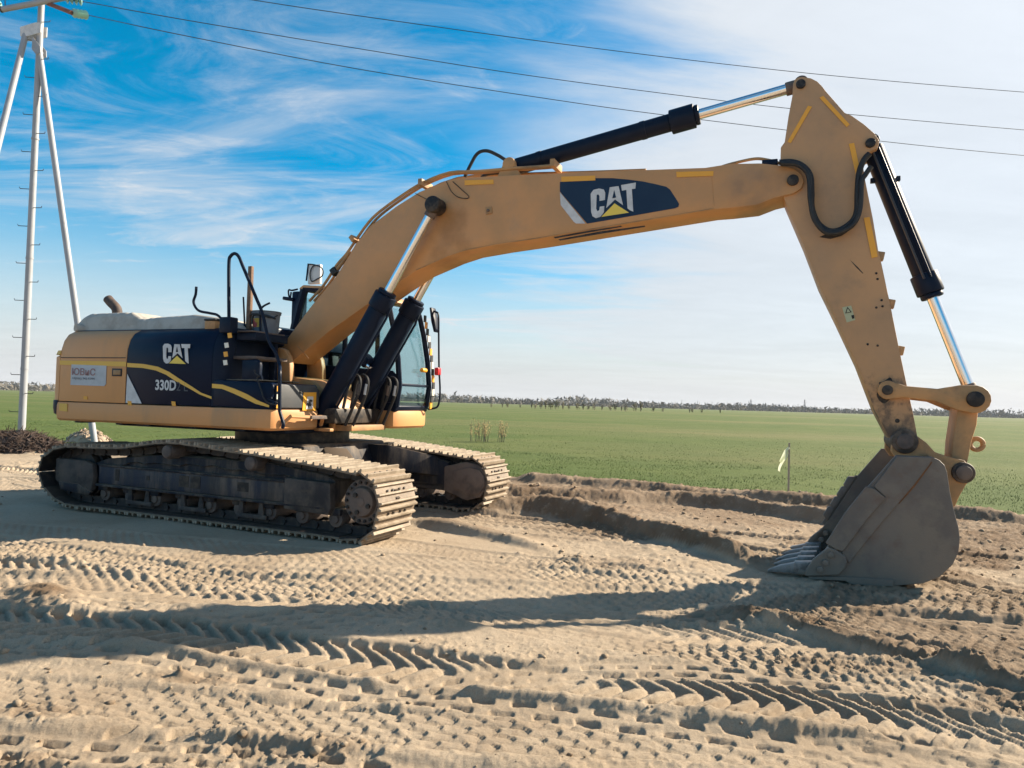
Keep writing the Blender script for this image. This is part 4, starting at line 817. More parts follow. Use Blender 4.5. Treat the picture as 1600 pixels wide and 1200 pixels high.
flat('warning_figure', 'grease_black', STK, [c8_(*p) for p in [(600, 452), (616, 448), (620, 470), (606, 474)]], SN, th=0.001, lift=0.006)
flat('scratch', 'grease_black', STK, [c8_(*p) for p in [(592, 104), (640, 148), (676, 188), (672, 190), (630, 150)]], SN, th=0.001, lift=0.001)
flat('grease_patch', 'grease_black', STK, [c8_(825+68*math.cos(a)*(1+0.22*math.sin(3*a+1)), 920+72*math.sin(a)*(1+0.2*math.sin(4*a))) for a in (2*math.pi*i/28 for i in range(28))], SN, th=0.001, lift=0.001)
pin(*c8_(826, 918), SN, 0.085, parent=STK, dep=0.07, m='muddy_steel', name='link_pin')
pin(*c8_(826, 918), SN-0.07, 0.05, parent=STK, dep=0.02, name='link_pin_cap')
x, z = U(1411, 689, SN)
MB().cyl((x, SN-0.14, z), (x, SF+0.14, z), 0.120, n=28).build('bucket_boss', 'muddy_grease', STK, bevel=0.02)
MB().cyl((x, SN-0.17, z), (x, SN-0.13, z), 0.075, n=24).build('bucket_pin', 'muddy_steel', STK, bevel=0.01)

# ---- bucket cylinder and linkage
pa = U(*c7_(722, 498), SC_); pg = U(1450, 468, SC_); pb = U(1521, 624, SC_)
C, A, B, d, G = cylinder('bucket_cylinder', pa, pb, SC_, math.dist(pa, pg)/math.dist(pa, pb), 0.100, 0.128, 0.055, gl=0.26, base_eye=0.078, rod_eye=0.09)
o = Vector((0, -1, 0)).cross(d).normalized()
for s_, yy in ((1, -0.05), (-1, -0.05)): MB().tube([A+d*0.1+Vector((0, -0.11, 0))+o*0.03*s_, A+d*0.8+Vector((0, -0.12, 0))+o*0.03*s_, G-d*0.2+Vector((0, -0.13, 0))+o*0.03*s_], 0.012, 8).build('oil_line', 'black_paint' if s_ > 0 else 'steel_dark', C)
Q = A+d*0.42; MB().box(tuple(Q), (0.28, 0.05, 0.05), Matrix.Rotation(0.0, 3, 'Y')).build('line_clamp', 'black_paint', C, bevel=0.006)
la = U(*c8_(826, 918), SN); lb = U(1521, 624, SN)
for y0 in (SN-0.075, SF+0.01):
    Av = Vector((la[0], 0, la[1])); Bv = Vector((lb[0], 0, lb[1])); dd = (Bv-Av).normalized(); nn = Vector((-dd.z, 0, dd.x)); out = []
    for a in np.linspace(math.pi/2, 3*math.pi/2, 9): out.append(Av+(dd*math.cos(a)+nn*math.sin(a))*0.095)
    out += [Av+dd*0.15-nn*0.058, Bv-dd*0.32-nn*0.060, Bv-dd*0.14-nn*0.12]
    for a in np.linspace(-math.pi/2, math.pi/2, 9): out.append(Bv+(dd*math.cos(a)+nn*math.sin(a))*0.135)
    out += [Bv-dd*0.14+nn*0.12, Bv-dd*0.32+nn*0.062, Av+dd*0.15+nn*0.058]
    MB().prism([(p.x, p.z) for p in out], y0, y0+0.065).build('side_link', 'yellow_worn', EX, bevel=0.012)
MB().cyl((lb[0], SN-0.11, lb[1]), (lb[0], SF+0.11, lb[1]), 0.075, n=24).build('linkage_pin', 'grease_black', EX, bevel=0.012)
lk = MB(); lk.prism(PL([(1497, 632), (1530, 634), (1527, 664), (1519, 690), (1512, 724), (1508, 750), (1490, 748), (1486, 728), (1489, 690), (1495, 650)], SN), SN+0.015, SF-0.015); LK = lk.build('bucket_link', 'yellow_worn', EX, bevel=0.015)
lx, lz = U(1526, 694, SC_); ring = [(lx+0.055*math.cos(R(18*i)), SC_, lz+0.055*math.sin(R(18*i))) for i in range(21)]
MB().tube(ring, 0.024, 8).build('lifting_eye', 'yellow_worn', LK)
MB().span((lx-0.12, SC_-0.02, lz-0.05), (lx-0.05, SC_+0.02, lz+0.05)).build('eye_plate', 'yellow_worn', LK, bevel=0.006)

# ---- bucket
KN, KF = -0.75, 0.55
side = [(1400, 711), (1457, 714), (1468, 719), (1476, 727), (1480, 738), (1482, 752), (1485, 772), (1492, 803), (1498, 825), (1500, 842), (1498, 862), (1489, 882), (1468, 902), (1442, 912), (1392, 916), (1345, 912), (1262, 902), (1262, 893), (1290, 858), (1330, 803), (1355, 762)]
def side_poly(): return PL(side, KN)
SP = side_poly()
back = SP[1:17]                                          # from the hinge round the heel to the lip
b = MB(); inner = []
for i, p in enumerate(back):
    a_, c_ = Vector((*back[max(0, i-1)], 0)), Vector((*back[min(len(back)-1, i+1)], 0)); t = (c_-a_).normalized(); nrm = Vector((t.y, -t.x, 0)); q = Vector((*p, 0))+nrm*0.035; inner.append((q.x, q.y))
b.prism(back+inner[::-1], KN+0.03, KF-0.03); BK = b.build('bucket', 'bucket_steel', EX, bevel=0.004, smooth=40)
for y0 in (KN, KF-0.035): MB().prism(SP, y0, y0+0.035).build('side_wall', 'bucket_steel', BK, bevel=0.006, smooth=0)
for y0, lf in ((KN-0.022, 0), (KF, 0)):
    MB().prism(PL([c9_(*p) for p in [(885, 290), (1108, 298), (1085, 345), (990, 470), (880, 600), (760, 740), (585, 960), (540, 890), (690, 690), (810, 545), (740, 480)]], KN), y0, y0+0.020).build('edge_band', 'bucket_steel', BK, bevel=0.006, smooth=0)
    MB().prism(PL([c9_(*p) for p in [(690, 478), (740, 490), (812, 548), (690, 690), (548, 880), (500, 868), (440, 830), (560, 640)]], KN), y0-0.028, y0-0.001).build('wear_plate', 'bucket_steel', BK, bevel=0.006, smooth=0)
    c_ = MB().prism(PL([c9_(*p) for p in [(455, 855), (500, 868), (560, 910), (574, 945), (560, 985), (520, 1028), (312, 1034), (312, 1000), (360, 930)]], KN), y0-0.035, y0+0.012).build('side_cutter', 'bucket_steel', BK, bevel=0.01, smooth=0)
    for pt in ((470, 900), (438, 948), (405, 990)):
        x, z = U(*c9_(*pt), KN); MB().cyl((x, y0-0.065, z), (x, y0-0.03, z), 0.032, n=8).build('bolt', 'bucket_steel', BK, bevel=0.004)
    MB().prism(PL([c9_(*p) for p in [(330, 1038), (560, 1040), (700, 1052), (860, 1058), (860, 1102), (600, 1088), (560, 1066), (340, 1056)]], KN), y0-0.012, y0+0.006).build('heel_shroud', 'bucket_steel', BK, bevel=0.004, smooth=0)
# scalloped side protectors seen past the near edge
for i, f in enumerate((0.14, 0.33, 0.52, 0.71)):
    p0 = Vector((SP[20][0], 0, SP[20][1])); p1 = Vector((SP[18][0], 0, SP[18][1])); q = p0.lerp(p1, f); t = (p1-p0).normalized(); nrm = Vector((t.z, 0, -t.x)); nrm = nrm if nrm.x < 0 else -nrm
    out = [q-t*0.10, q+t*0.10, q+t*0.06+nrm*0.07, q-t*0.05+nrm*0.075]; MB().prism([(v.x, v.z) for v in out], KF-0.045, KF+0.02).build('side_protector', 'bucket_steel', BK, bevel=0.01)
for pix in ([(1098, 322), (1108, 330), (1000, 478), (900, 590), (892, 582), (990, 466)],): flat('rust_streak', 'rust', BK, [c9_(*p) for p in pix], KN, th=0.001, lift=0.0015)
# lip and teeth
lipz = 0.02; lip_x = SP[16][0]
MB().prism([(lip_x-0.10, lipz-0.03), (lip_x+0.35, lipz-0.055), (lip_x+0.35, lipz), (lip_x-0.08, lipz+0.02)], KN+0.01, KF-0.01).build('cutting_edge', 'bucket_steel', BK, bevel=0.006)
TN = 5
tb = MB(); yw = 0.052
tb.loft([[(0.10, -yw, -0.055), (0.10, yw, -0.055), (0.10, yw, 0.080), (0.10, -yw, 0.080)], [(-0.06, -yw, -0.052), (-0.06, yw, -0.052), (-0.06, yw, 0.060), (-0.06, -yw, 0.060)], [(-0.065, -yw*0.78, -0.048), (-0.065, yw*0.78, -0.048), (-0.065, yw*0.78, 0.048), (-0.065, -yw*0.78, 0.048)], [(-0.20, -yw*0.70, -0.055), (-0.20, yw*0.70, -0.055), (-0.20, yw*0.70, 0.008), (-0.20, -yw*0.70, 0.008)], [(-0.31, -yw*0.62, -0.068), (-0.31, yw*0.62, -0.068), (-0.31, yw*0.62, -0.050), (-0.31, -yw*0.62, -0.050)]])
T0 = tb.build('tooth', 'tooth_steel', BK, bevel=0.008)
for i in range(TN):
    t_ = T0 if i == 0 else link_copy(T0, BK); t_.location = (lip_x-0.06+0.11*i/(TN-1), KN+0.075+(KF-KN-0.15)*i/(TN-1), lipz+0.02)
# hinge ears
ear = [c9_(*p) for p in [(930, 130), (1010, 165), (1065, 205), (1120, 265), (1230, 300), (1300, 315), (1350, 370), (1345, 430), (1310, 470), (1270, 540), (1245, 600), (1225, 610), (1205, 520), (1195, 400), (1150, 330), (1080, 312), (880, 310), (845, 260), (850, 190), (885, 140)]]
for y0 in (SN-0.105, SF+0.045): MB().prism(PL(ear, SN-0.06), y0, y0+0.055).build('hinge_ear', 'yellow_worn', BK, bevel=0.01, smooth=0)
x, z = U(*c9_(1285, 388), SN); MB().cyl((x, SN-0.14, z), (x, SF+0.14, z), 0.100, n=26).build('link_boss', 'muddy_grease', BK, bevel=0.015)
MB().cyl((x, SN-0.165, z), (x, SN-0.13, z), 0.07, n=24).build('link_boss_pin', 'muddy_steel', BK, bevel=0.01)

# ---- cab
CN, CF = 0.55, 1.50
prof = [(-0.62, 1.45), (1.26, 1.45), (1.34, 1.58), (1.35, 1.80), (1.30, 2.20), (1.22, 2.60), (1.12, 2.95), (1.02, 3.08), (0.80, 3.16), (0.30, 3.24), (-0.40, 3.30), (-0.50, 3.27), (-0.56, 3.0), (-0.66, 2.6)]
CABF = MB()
CABF.prism([(-0.62, 1.42), (1.26, 1.42), (1.30, 1.50), (1.24, 1.56), (-0.62, 1.56)], CN, CF)          # sill
CABF.prism([(-0.62, 1.56), (-0.10, 1.56), (-0.10, 2.1), (-0.66, 2.1)], CN, CF)                        # rear bulkhead
CABF.prism([(-0.10, 1.56), (1.25, 1.56), (1.27, 1.95), (1.20, 2.02), (-0.10, 2.10)], CN, CN+0.04)
CB2 = CABF.build('cab', 'black_paint', EX, bevel=0.015)
def pillar(pts, y, w_=0.07, m='black_paint', name='pillar'): MB().tube([(x, y, z) for x, z in pts], w_/2, 6).build(name, m, CB2)
fp = [(1.27, 1.5), (1.31, 1.80), (1.27, 2.20), (1.19, 2.60), (1.10, 2.93), (1.00, 3.08)]
for y in (CN+0.03, CF-0.03):
    pillar(fp, y, 0.085); pillar([(-0.60, 1.5), (-0.62, 2.6), (-0.52, 3.0), (-0.44, 3.26)], y, 0.13); pillar([(0.36, 1.5), (0.33, 3.2)], y, 0.08); pillar([(1.0, 3.08), (0.3, 3.21), (-0.44, 3.27)], y, 0.10)
MB().span((1.28, CN, 1.80), (1.33, CF, 1.84)).build('window_bar', 'black_paint', CB2, bevel=0.006)
MB().span((-0.66, CN, 2.10), (-0.52, CN+0.22, 3.24)).build('rear_corner', 'black_paint', CB2, bevel=0.03)
b = MB(); b.prism([(1.08, 3.06), (1.02, 3.13), (0.80, 3.20), (0.30, 3.27), (-0.44, 3.33), (-0.52, 3.28), (-0.48, 3.24), (0.3, 3.18), (0.95, 3.04)], CN-0.01, CF+0.01); b.build('cab_roof', 'yellow_paint', CB2, bevel=0.015)
MB().loft([[(x, CN+0.05, z) for x, z in fp[1:]]+[(x-0.012, CN+0.05, z) for x, z in fp[:0:-1]], [(x, CF-0.05, z) for x, z in fp[1:]]+[(x-0.012, CF-0.05, z) for x, z in fp[:0:-1]]]).build('windscreen', 'cab_glass', CB2)
MB().span((1.285, CN+0.05, 1.52), (1.295, CF-0.05, 1.80)).build('lower_window', 'cab_glass', CB2)
for y in (CN+0.03, CF-0.035):
    MB().prism([(0.40, 1.62), (1.22, 1.62), (1.24, 1.9), (1.20, 2.25), (1.12, 2.62), (1.02, 2.98), (0.38, 3.12)], y, y+0.008).build('side_window', 'cab_glass', CB2)
    MB().prism([(-0.52, 2.12), (0.30, 2.0), (0.29, 3.14), (-0.44, 3.2)], y, y+0.008).build('quarter_window', 'cab_glass', CB2)
MB().span((-0.60, CN+0.1, 2.12), (-0.59, CF-0.1, 3.18)).build('rear_window', 'cab_glass', CB2)
b = MB(); b.span((-0.15, 0.82, 1.56), (0.35, 1.28, 1.95)); b.prism([(-0.18, 1.95), (-0.02, 1.95), (-0.12, 2.62), (-0.26, 2.62)], 0.84, 1.26); b.build('operator_seat', 'black_rubber', CB2, bevel=0.04)
for y in (0.78, 1.32): MB().span((0.0, y-0.06, 1.56), (0.42, y+0.06, 2.06)).build('console', 'grey_plastic', CB2, bevel=0.03)
SKC = skirt('cab_skirt', 'yellow_paint', [(0.55, CN-0.02, 0, -1), (1.16, CN-0.02, 0, -1), (1.24, CN+0.0, 0.6, -0.8), (1.29, CN+0.10, 1, 0), (1.30, CF-0.12, 1, 0), (1.24, CF, 0.6, 0.8)], EX)
MB().span((0.68, CN-0.026, 1.31), (0.80, CN-0.015, 1.37)).build('vent_slot', 'black_rubber', SKC)
# striped post, mirror and bow rail at the far front corner
for k in range(14):
    z = 1.52+k*0.105; xx = np.interp(z, [1.5, 1.8, 2.2, 2.6, 2.95], [1.30, 1.345, 1.305, 1.225, 1.14]); MB().box((xx+0.045, CF-0.03, z), (0.02, 0.06, 0.105), None).build('hazard_band', ('reflector_orange' if k % 4 == 0 else 'reflector_white') if k % 2 == 0 else 'black_rubber', CB2)
def PF(pts, y): return [(U(px, py, y)[0], y, U(px, py, y)[1]) for px, py in pts]
MB().tube(curve_pts(PF([c2_(*p) for p in [(1090, 345), (1125, 350), (1140, 375), (1142, 500), (1144, 700), (1150, 820), (1146, 900), (1130, 945), (1075, 957)]], CF)), 0.016, 8).build('mirror_rail', 'black_paint', CB2)
MB().prism([U(*c2_(*p), CF) for p in [(1092, 325), (1105, 322), (1122, 400), (1128, 460), (1118, 478), (1102, 410)]], CF-0.05, CF+0.10).build('cab_mirror', 'black_paint', CB2, bevel=0.012)
x, z = U(*c2_(1136, 722), CF); MB().box((x, CF, z), (0.075, 0.10, 0.12)).build('marker_lamp', 'reflector_red', CB2, bevel=0.015)
x, z = U(*c2_(1045, 714), 1.2); MB().cyl((x, 1.15, z), (x, 1.28, z), 0.035, n=12).build('wiper_motor', 'reflector_orange', CB2, bevel=0.015)
# rear mirror arm on the cab corner
MB().tube(curve_pts(P3([d7_(1080, 575), d7_(1010, 590), d7_(970, 585), d7_(968, 640), d7_(985, 690), d7_(1000, 610)], CN)), 0.014, 6).build('lamp_bracket', 'black_paint', CB2)
x, z = U(*d7_(975, 698), CN); MB().box((x, CN, z), (0.20, 0.09, 0.055), Matrix.Rotation(0.15, 3, 'Y')).build('rear_lamp', 'black_paint', CB2, bevel=0.015)
q0 = U(*d7_(1205, 480), CN+0.1); q1 = U(*d7_(1365, 260), CN+0.1)
LB = MB().span((q0[0], CN+0.1, q0[1]-0.04), (q1[0], CN+0.16, q1[1])).build('antenna_panel', 'box_white', CB2, bevel=0.012)
MB().tube(curve_pts(P3([d7_(1215, 262), d7_(1260, 265), d7_(1310, 275), d7_(1370, 300), d7_(1398, 350), d7_(1385, 410), d7_(1330, 445), d7_(1255, 475), d7_(1235, 380), d7_(1262, 300), d7_(1310, 270)], CN+0.08)), 0.010, 6).build('antenna_cable', 'black_rubber', CB2)
MB().tube(P3([d7_(1190, 470), d7_(1215, 255)], CN+0.1), 0.014, 6).build('antenna_post', 'black_paint', CB2)
# work lamp and valve between the boom cylinders
x, z = U(*c2_(690, 655), 0.1); MB().box((x, 0.1, z), (0.16, 0.2, 0.15), Matrix.Rotation(0.7, 3, 'Y')).build('work_lamp', 'black_paint', EX, bevel=0.02)
MB().box((x+0.065, 0.1, z-0.075), (0.10, 0.16, 0.05), Matrix.Rotation(0.7, 3, 'Y')).build('lamp_lens', 'chrome', EX, bevel=0.01)

# ------------------------------------------------------------------ things lying on the machine
def wpos(x, y, z): return Vector((O_M[0]+U.ex[0]*x+U.ey[0]*y, O_M[1]+U.ex[1]*x+U.ey[1]*y, z))
def on_machine(name, x, y, z): return empty(name, wpos(x, y, z), U.rz)
nx_, ny_ = 150, 70
tx = np.linspace(-1, 1, nx_)[None, :]+0*np.zeros((ny_, 1)); ty = np.linspace(-1, 1, ny_)[:, None]+0*np.zeros((1, nx_))
X0, X1 = U(141, 500, -1.0)[0], U(384, 500, -1.0)[0]
lx_ = (X0+X1)/2+(X1-X0)/2*tx; ly_ = -0.25+0.98*ty
edge = np.clip(1-np.abs(tx)**14, 0, 1)*np.clip(1-np.abs(ty)**10, 0, 1)
hump = np.interp(tx, [-1, -0.93, -0.3, -0.18, 0.1, 0.5, 0.8, 1], [0.22, 0.255, 0.26, 0.165, 0.18, 0.20, 0.15, 0.07])
wr = (0.05+0.05*(tx > -0.25))*(fbm(lx_, ly_*0.6, 2.2, 4, 301, 0.55, 1)-0.6)+0.10*(fbm(lx_, ly_*0.8, 4.2, 4, 311, 0.6, 1)-0.65)
fold = 0.030*np.abs(np.sin(lx_*9+2.2*fbm(lx_, ly_, 1.5, 2, 331)*6))**0.35+0.022*np.abs(np.sin(ly_*7-lx_*3.1+5*fbm(lx_, ly_, 2.0, 2, 341)))**0.4
lz_ = 2.455+np.minimum(hump+wr*0.5+fold-0.03, hump+0.012)*np.clip(edge*1.6, 0, 1)**0.35
ly_ = ly_+0.05*(fbm(lx_, ly_, 3.0, 3, 321)-0.5)*(np.abs(ty) > 0.9)
tarp = mesh_grid('canvas_tarp', np.stack([lx_, ly_, lz_], -1).reshape(-1, 3), ny_, nx_, MATS['canvas'])
tarp.location = (O_M[0], O_M[1], 0); tarp.rotation_euler = (0, 0, U.rz); tag(tarp, 'crumpled beige canvas tarp spread over the engine hood of the excavator', 'tarp')
q = U(*c1_(375, 505), -1.1); b = MB()
tb = MB(); tb.loft([[(math.cos(a)*r_0*1.5, math.sin(a)*0.30, z_) for a in (2*math.pi*i/14 for i in range(14))] for z_, r_0 in ((0.0, 0.09), (0.03, 0.11), (0.07, 0.09), (0.10, 0.04))])
o = tb.build('canvas_roll', 'canvas'); o.location = wpos(q[0]+0.05, -1.0, 2.46); o.rotation_euler = (0, 0, U.rz); tag(o, 'small folded roll of beige canvas at the rear edge of the engine hood', 'canvas')
# pail
pb_ = U(*d7_(680, 1180), -0.80); pt_ = U(*d7_(680, 860), -0.80); hgt = pt_[1]-pb_[1]; rad = abs(U(*d7_(825, 880), -0.8)[0]-U(*d7_(535, 880), -0.8)[0])/2*0.95
pl = on_machine('plastic_pail', pb_[0], -0.80, pb_[1]); tag(pl, 'grey plastic pail with a red and yellow label on the excavator deck', 'pail')
n = 32; ringf = lambda r, z: [(r*math.cos(2*math.pi*i/n), r*math.sin(2*math.pi*i/n), z) for i in range(n)]
b = MB(); b.loft([ringf(rad*0.84, 0), ringf(rad*0.97, hgt*0.90), ringf(rad*1.03, hgt*0.90), ringf(rad*1.03, hgt*0.95), ringf(rad*1.0, hgt*0.95), ringf(rad*1.05, hgt*0.98), ringf(rad*1.05, hgt), ringf(rad*0.95, hgt), ringf(rad*0.8, 0.02)]); b.build('pail_body', 'pail_grey', pl)
b = MB(); k = 10
a0 = [(-2.55+1.35*i/k) for i in range(k+1)]; rr0, rr1 = rad*0.91*1.008, rad*0.955*1.01
b.add([(rr0*math.cos(a), rr0*math.sin(a), hgt*0.36) for a in a0]+[(rr1*math.cos(a), rr1*math.sin(a), hgt*0.70) for a in a0], [(i, i+1, i+k+2, i+k+1) for i in range(k)]); b.build('pail_label', 'pail_label', pl)
MB().tube(curve_pts([(-rad, 0, hgt*0.85), (-rad*0.9, -rad*0.75, hgt*0.8), (0, -rad*1.12, hgt*0.86), (rad*0.9, -rad*0.6, hgt*0.72), (rad, 0, hgt*0.85)]), 0.008, 6).build('pail_handle', 'black_rubber', pl)
def stick_thing(name, pa_, pb2, y, r, m, lab, cat, sq=False):
    a = U(*pa_, y); c = U(*pb2, y); g = on_machine(name, a[0], y, a[1]); v = Vector((c[0]-a[0], 0, c[1]-a[1])); b = MB()
    if sq:
        b.loft([[(x_, y_, 0) for x_, y_ in ((-r, -r*0.7), (r, -r*0.7), (r, r*0.7), (-r, r*0.7))], [(v.x*0.5+x_, y_, v.z*0.5) for x_, y_ in ((-r*0.95, -r*0.7), (r*0.97, -r*0.7), (r*0.97, r*0.7), (-r*0.95, r*0.7))], [(v.x+x_, y_, v.z) for x_, y_ in ((-r*0.9, -r*0.7), (r*0.9, -r*0.7), (r*0.9, r*0.7), (-r*0.9, r*0.7))]])
    else: b.cyl((0, 0, 0), v, r, r*0.9, n=10)
    o = b.build(name, m, None, bevel=0.004); o.location = g.location; o.rotation_euler = g.rotation_euler; bpy.data.objects.remove(g); tag(o, lab, cat)
stick_thing('wooden_post', d7_(468, 1090), d7_(498, 290), -0.95, 0.033, 'wood_post', 'tall brown wooden post standing upright beside the grey pail', 'post', True)
stick_thing('steel_rod', d7_(422, 1100), d7_(402, 672), -0.98, 0.013, 'black_paint', 'thin dark rod standing upright next to the wooden post', 'rod')
b = MB(); b.tube(curve_pts(P3([d7_(615, 1100), d7_(612, 950), d7_(618, 840), d7_(650, 790), d7_(730, 748)], -1.0)), 0.014, 8); hk = b.build('deck_hook', 'black_paint', EX)
MB().tube(curve_pts(P3([d7_(510, 1010), d7_(520, 920), d7_(560, 890), d7_(700, 905), d7_(800, 945)], -1.02)), 0.014, 8).build('deck_hose', 'black_rubber', EX)
MB().span((-0.62, -0.60, 1.9), (-0.10, 0.5, 2.56)).build('valve_cover', 'navy_panel', EX, bevel=0.03)

# ------------------------------------------------------------------ power line mast
def up_at(px, py, Y): return at_depth(px, py, Y)
MY = 21.7; mb = Vector((*gnd(33, 690), 0)); MB_ = empty('power_mast', mb); tag(MB_, 'white tubular power line mast with two slanting struts behind the excavator', 'mast')
def mp(px, py, Y=MY): return up_at(px, py, Y)-mb
Ht = mp(55, -70).z
MB().tube([(0, 0, -0.2), (0, 0, 5), (0, 0, 10), (0, 0, Ht)], [0.104, 0.098, 0.091, 0.085], 20).build('pole', 'mast_white', MB_)
f2 = Vector((*gnd(149, 694), -0.1))-mb; t2 = mp(61, 78); MB().tube([f2, (f2+t2)/2, t2], [0.092, 0.089, 0.086], 18).build('strut', 'mast_white', MB_)
f3 = Vector((*gnd(-123, 702), -0.1))-mb; t3 = mp(42, 46); MB().tube([f3, (f3+t3)/2, t3], [0.092, 0.089, 0.086], 18).build('strut', 'mast_white', MB_)
for t_, sgn in ((t3, -1), (t2, 1)):
    for yy in (-0.14, 0.14):
        b = MB(); b.prism([(t_.x-0.10*1, t_.z-0.28), (t_.x+0.12, t_.z-0.28), (0.12, t_.z-0.15), (0.12, t_.z+0.16), (-0.05, t_.z+0.16), (t_.x-0.12, t_.z)] if sgn < 0 else [(-0.13, t_.z-0.05), (-0.13, t_.z+0.35), (t_.x+0.12, t_.z+0.05), (t_.x+0.14, t_.z-0.15), (t_.x, t_.z-0.2)], yy-0.012, yy+0.012); b.build('joint_plate', 'decal_white' if sgn < 0 else 'mast_white', MB_, smooth=0)
for k in range(24):
    py = 35+k*29.0; py = py if k % 2 == 0 else py
    z = up_at(50, py, MY).z; s = 1 if k % 2 == 0 else -1
    b = MB(); b.tube([(s*0.07, -0.05, z), (s*0.34, -0.08, z), (s*0.355, -0.085, z+0.05)], 0.011, 6); b.build('climbing_step', 'steel_dark', MB_)
for z in (2.2, 5.6, 9.3, 12.0): MB().cyl((0, 0, z), (0, 0, z+0.05), 0.108, n=20).build('pole_band', 'mast_white', MB_)
ca, cb_ = mp(2, 15, MY-0.3), mp(118, -7, MY-0.3); MB().cyl(ca, cb_, 0.085, n=16).build('cross_arm', 'mast_white', MB_)
MB().cyl(ca+(ca-cb_).normalized()*0.02, ca-(ca-cb_).normalized()*0.04, 0.09, n=16).build('arm_cap', 'steel_dark', MB_)
ra, rb_ = mp(74, 5, MY-0.2), mp(112, 20, MY-0.6); MB().cyl(ra, rb_, 0.065, n=10).build('arm_brace', 'mast_rust', MB_)
MB().cyl(mp(55, 6, MY-0.2), mp(20, 12, MY-0.2), 0.04, n=8).build('arm_brace', 'mast_rust', MB_)
def insulator(pa_, pb2, Ya, Yb, n_):
    a, c = mp(*pa_, Ya), mp(*pb2, Yb); d = (c-a).normalized(); Ln = (c-a).length
    I = MB().cyl(a, c, 0.018, n=8).build('insulator_string', 'steel_dark', MB_)
    for k in range(n_):
        q = a+d*Ln*(k+0.7)/(n_+0.6); s = MB(); s.cyl(q-d*0.05, q+d*0.01, 0.05, 0.135, n=14); s.cyl(q+d*0.012, q+d*0.05, 0.135, 0.05, n=14); s.build('glass_disc', 'insulator_glass', I)
insulator((112, 20), (138, 24), MY-0.6, MY-0.1, 4); insulator((100, -2), (132, 3), MY-0.3, MY, 4); insulator((2, 6), (-30, 8), MY-0.3, MY, 4)
MB().cyl(mp(8, 0, MY-0.3), mp(8, 14, MY-0.3), 0.014, n=6).build('hanger', 'steel_dark', MB_)
# wires
def wire(pix, Yl, lab):
    P = []
    for px, py in pix: Y = MY+(px-140)/1460*9.0; P.append(at_depth(px, py, Y))
    d = (P[-1]-P[-2]); P.append(P[-1]+d*1.2+Vector((0, 0, 0.1)))
    o = MB().tube(curve_pts(P, 5), 0.0135, 5).build('power_wire', 'wire'); tag(o, lab, 'wire', 'overhead power line wires')
wire([(-60, -100), (160, -42), (395, 0), (640, 36), (880, 69), (1130, 100), (1350, 123), (1600, 144)], 0, 'topmost of the three overhead power wires crossing the sky')
wire([(133, 3), (300, 33), (560, 76), (840, 120), (1150, 160), (1330, 179), (1600, 203)], 0, 'middle of the three overhead power wires crossing the sky')
wire([(139, 24), (300, 58), (560, 108), (840, 152), (1040, 180), (1380, 221), (1600, 243)], 0, 'lowest of the three overhead power wires, passing behind the stick cylinder')

# ------------------------------------------------------------------ heaps, stake
def heap(name, px, py, wpx, hpx, m, lab, cat, seed, clods, twigs=0, ecc=0.6):
    gx, gy = gnd(px, py); W = wpx/FPX*gy/2; Hh = hpx/FPX*gy; n = 46; rows = []
    a = np.linspace(0, 2*np.pi, n, endpoint=False); V = []
    F = []; nr = 16
    for k in range(nr):
        r = k/(nr-1); 
        for t in a:
            x = W*r*math.cos(t); y = W*ecc*r*math.sin(t); z = Hh*(1-r**1.7)
            q = float(fbm(np.array([x+seed]), np.array([y]), 2.6, 4, seed, 0.6)[0]-0.5); V.append((x*(1+0.2*q), y*(1+0.2*q), z*(1+0.9*q)-0.06*r))
    for k in range(nr-1):
        for i in range(n): F.append((k*n+i, k*n+(i+1) % n, (k+1)*n+(i+1) % n, (k+1)*n+i))
    me = bpy.data.meshes.new(name); me.from_pydata(V, [], F); me.materials.append(MATS[m]); o = bpy.data.objects.new(name, me); COL.objects.link(o); o.location = (gx, gy, 0.0); tag(o, lab, cat)
    rd = random.Random(seed); b = MB()
    for _ in range(clods):
        t = rd.uniform(0, 6.28); r = rd.random()**0.5; x, y = W*r*math.cos(t), W*ecc*r*math.sin(t); z = Hh*(1-r**1.7); s = rd.uniform(0.02, 0.075)
        b.box((x, y, z), (s*rd.uniform(.6, 1.6), s, s*rd.uniform(.5, 1.1)), Matrix.Rotation(rd.uniform(0, 6), 3, 'X') @ Matrix.Rotation(rd.uniform(0, 6), 3, 'Z'))
    if clods: c = b.build('clods', m, o, smooth=0); c['kind'] = 'stuff'
    if twigs:
        b = MB()
        for _ in range(twigs):
            t = rd.uniform(0, 6.28); r = rd.random()**0.5; x, y = W*r*math.cos(t), W*ecc*r*math.sin(t); z = Hh*(1-r**1.7); v = Vector((rd.gauss(0, 1), rd.gauss(0, 1), rd.gauss(0, .55))).normalized()*rd.uniform(.08, .25); p = Vector((x, y, z+0.03))
            b.cyl(p-v, p+v, 0.007, n=3, cap=False)
        c = b.build('twigs', 'twig', o, smooth=0); c['kind'] = 'stuff'
    return o
heap('soil_heap', 22, 704, 178, 29, 'soil_dark', 'dark brown heap of rough soil and twigs at the foot of the mast', 'heap', 5, 900, 900)
heap('sand_heap', 138, 692, 76, 22, 'sand_heap', 'small pale sand heap around the foot of the right mast strut', 'heap', 9, 160)
sx_, sy_ = gnd(1231, 779); sk = empty('marker_stake', (sx_, sy_, 0)); tag(sk, 'thin wooden marker stake with a yellow ribbon at the edge of the grass', 'stake')
tp_ = at_depth(1234, 692, sy_)-Vector((sx_, sy_, 0)); MB().box((tp_.x*0.5, 0, tp_.z*0.5-0.05), (0.026, 0.022, tp_.z+0.1)).build('stake_post', 'wood_stake', sk)
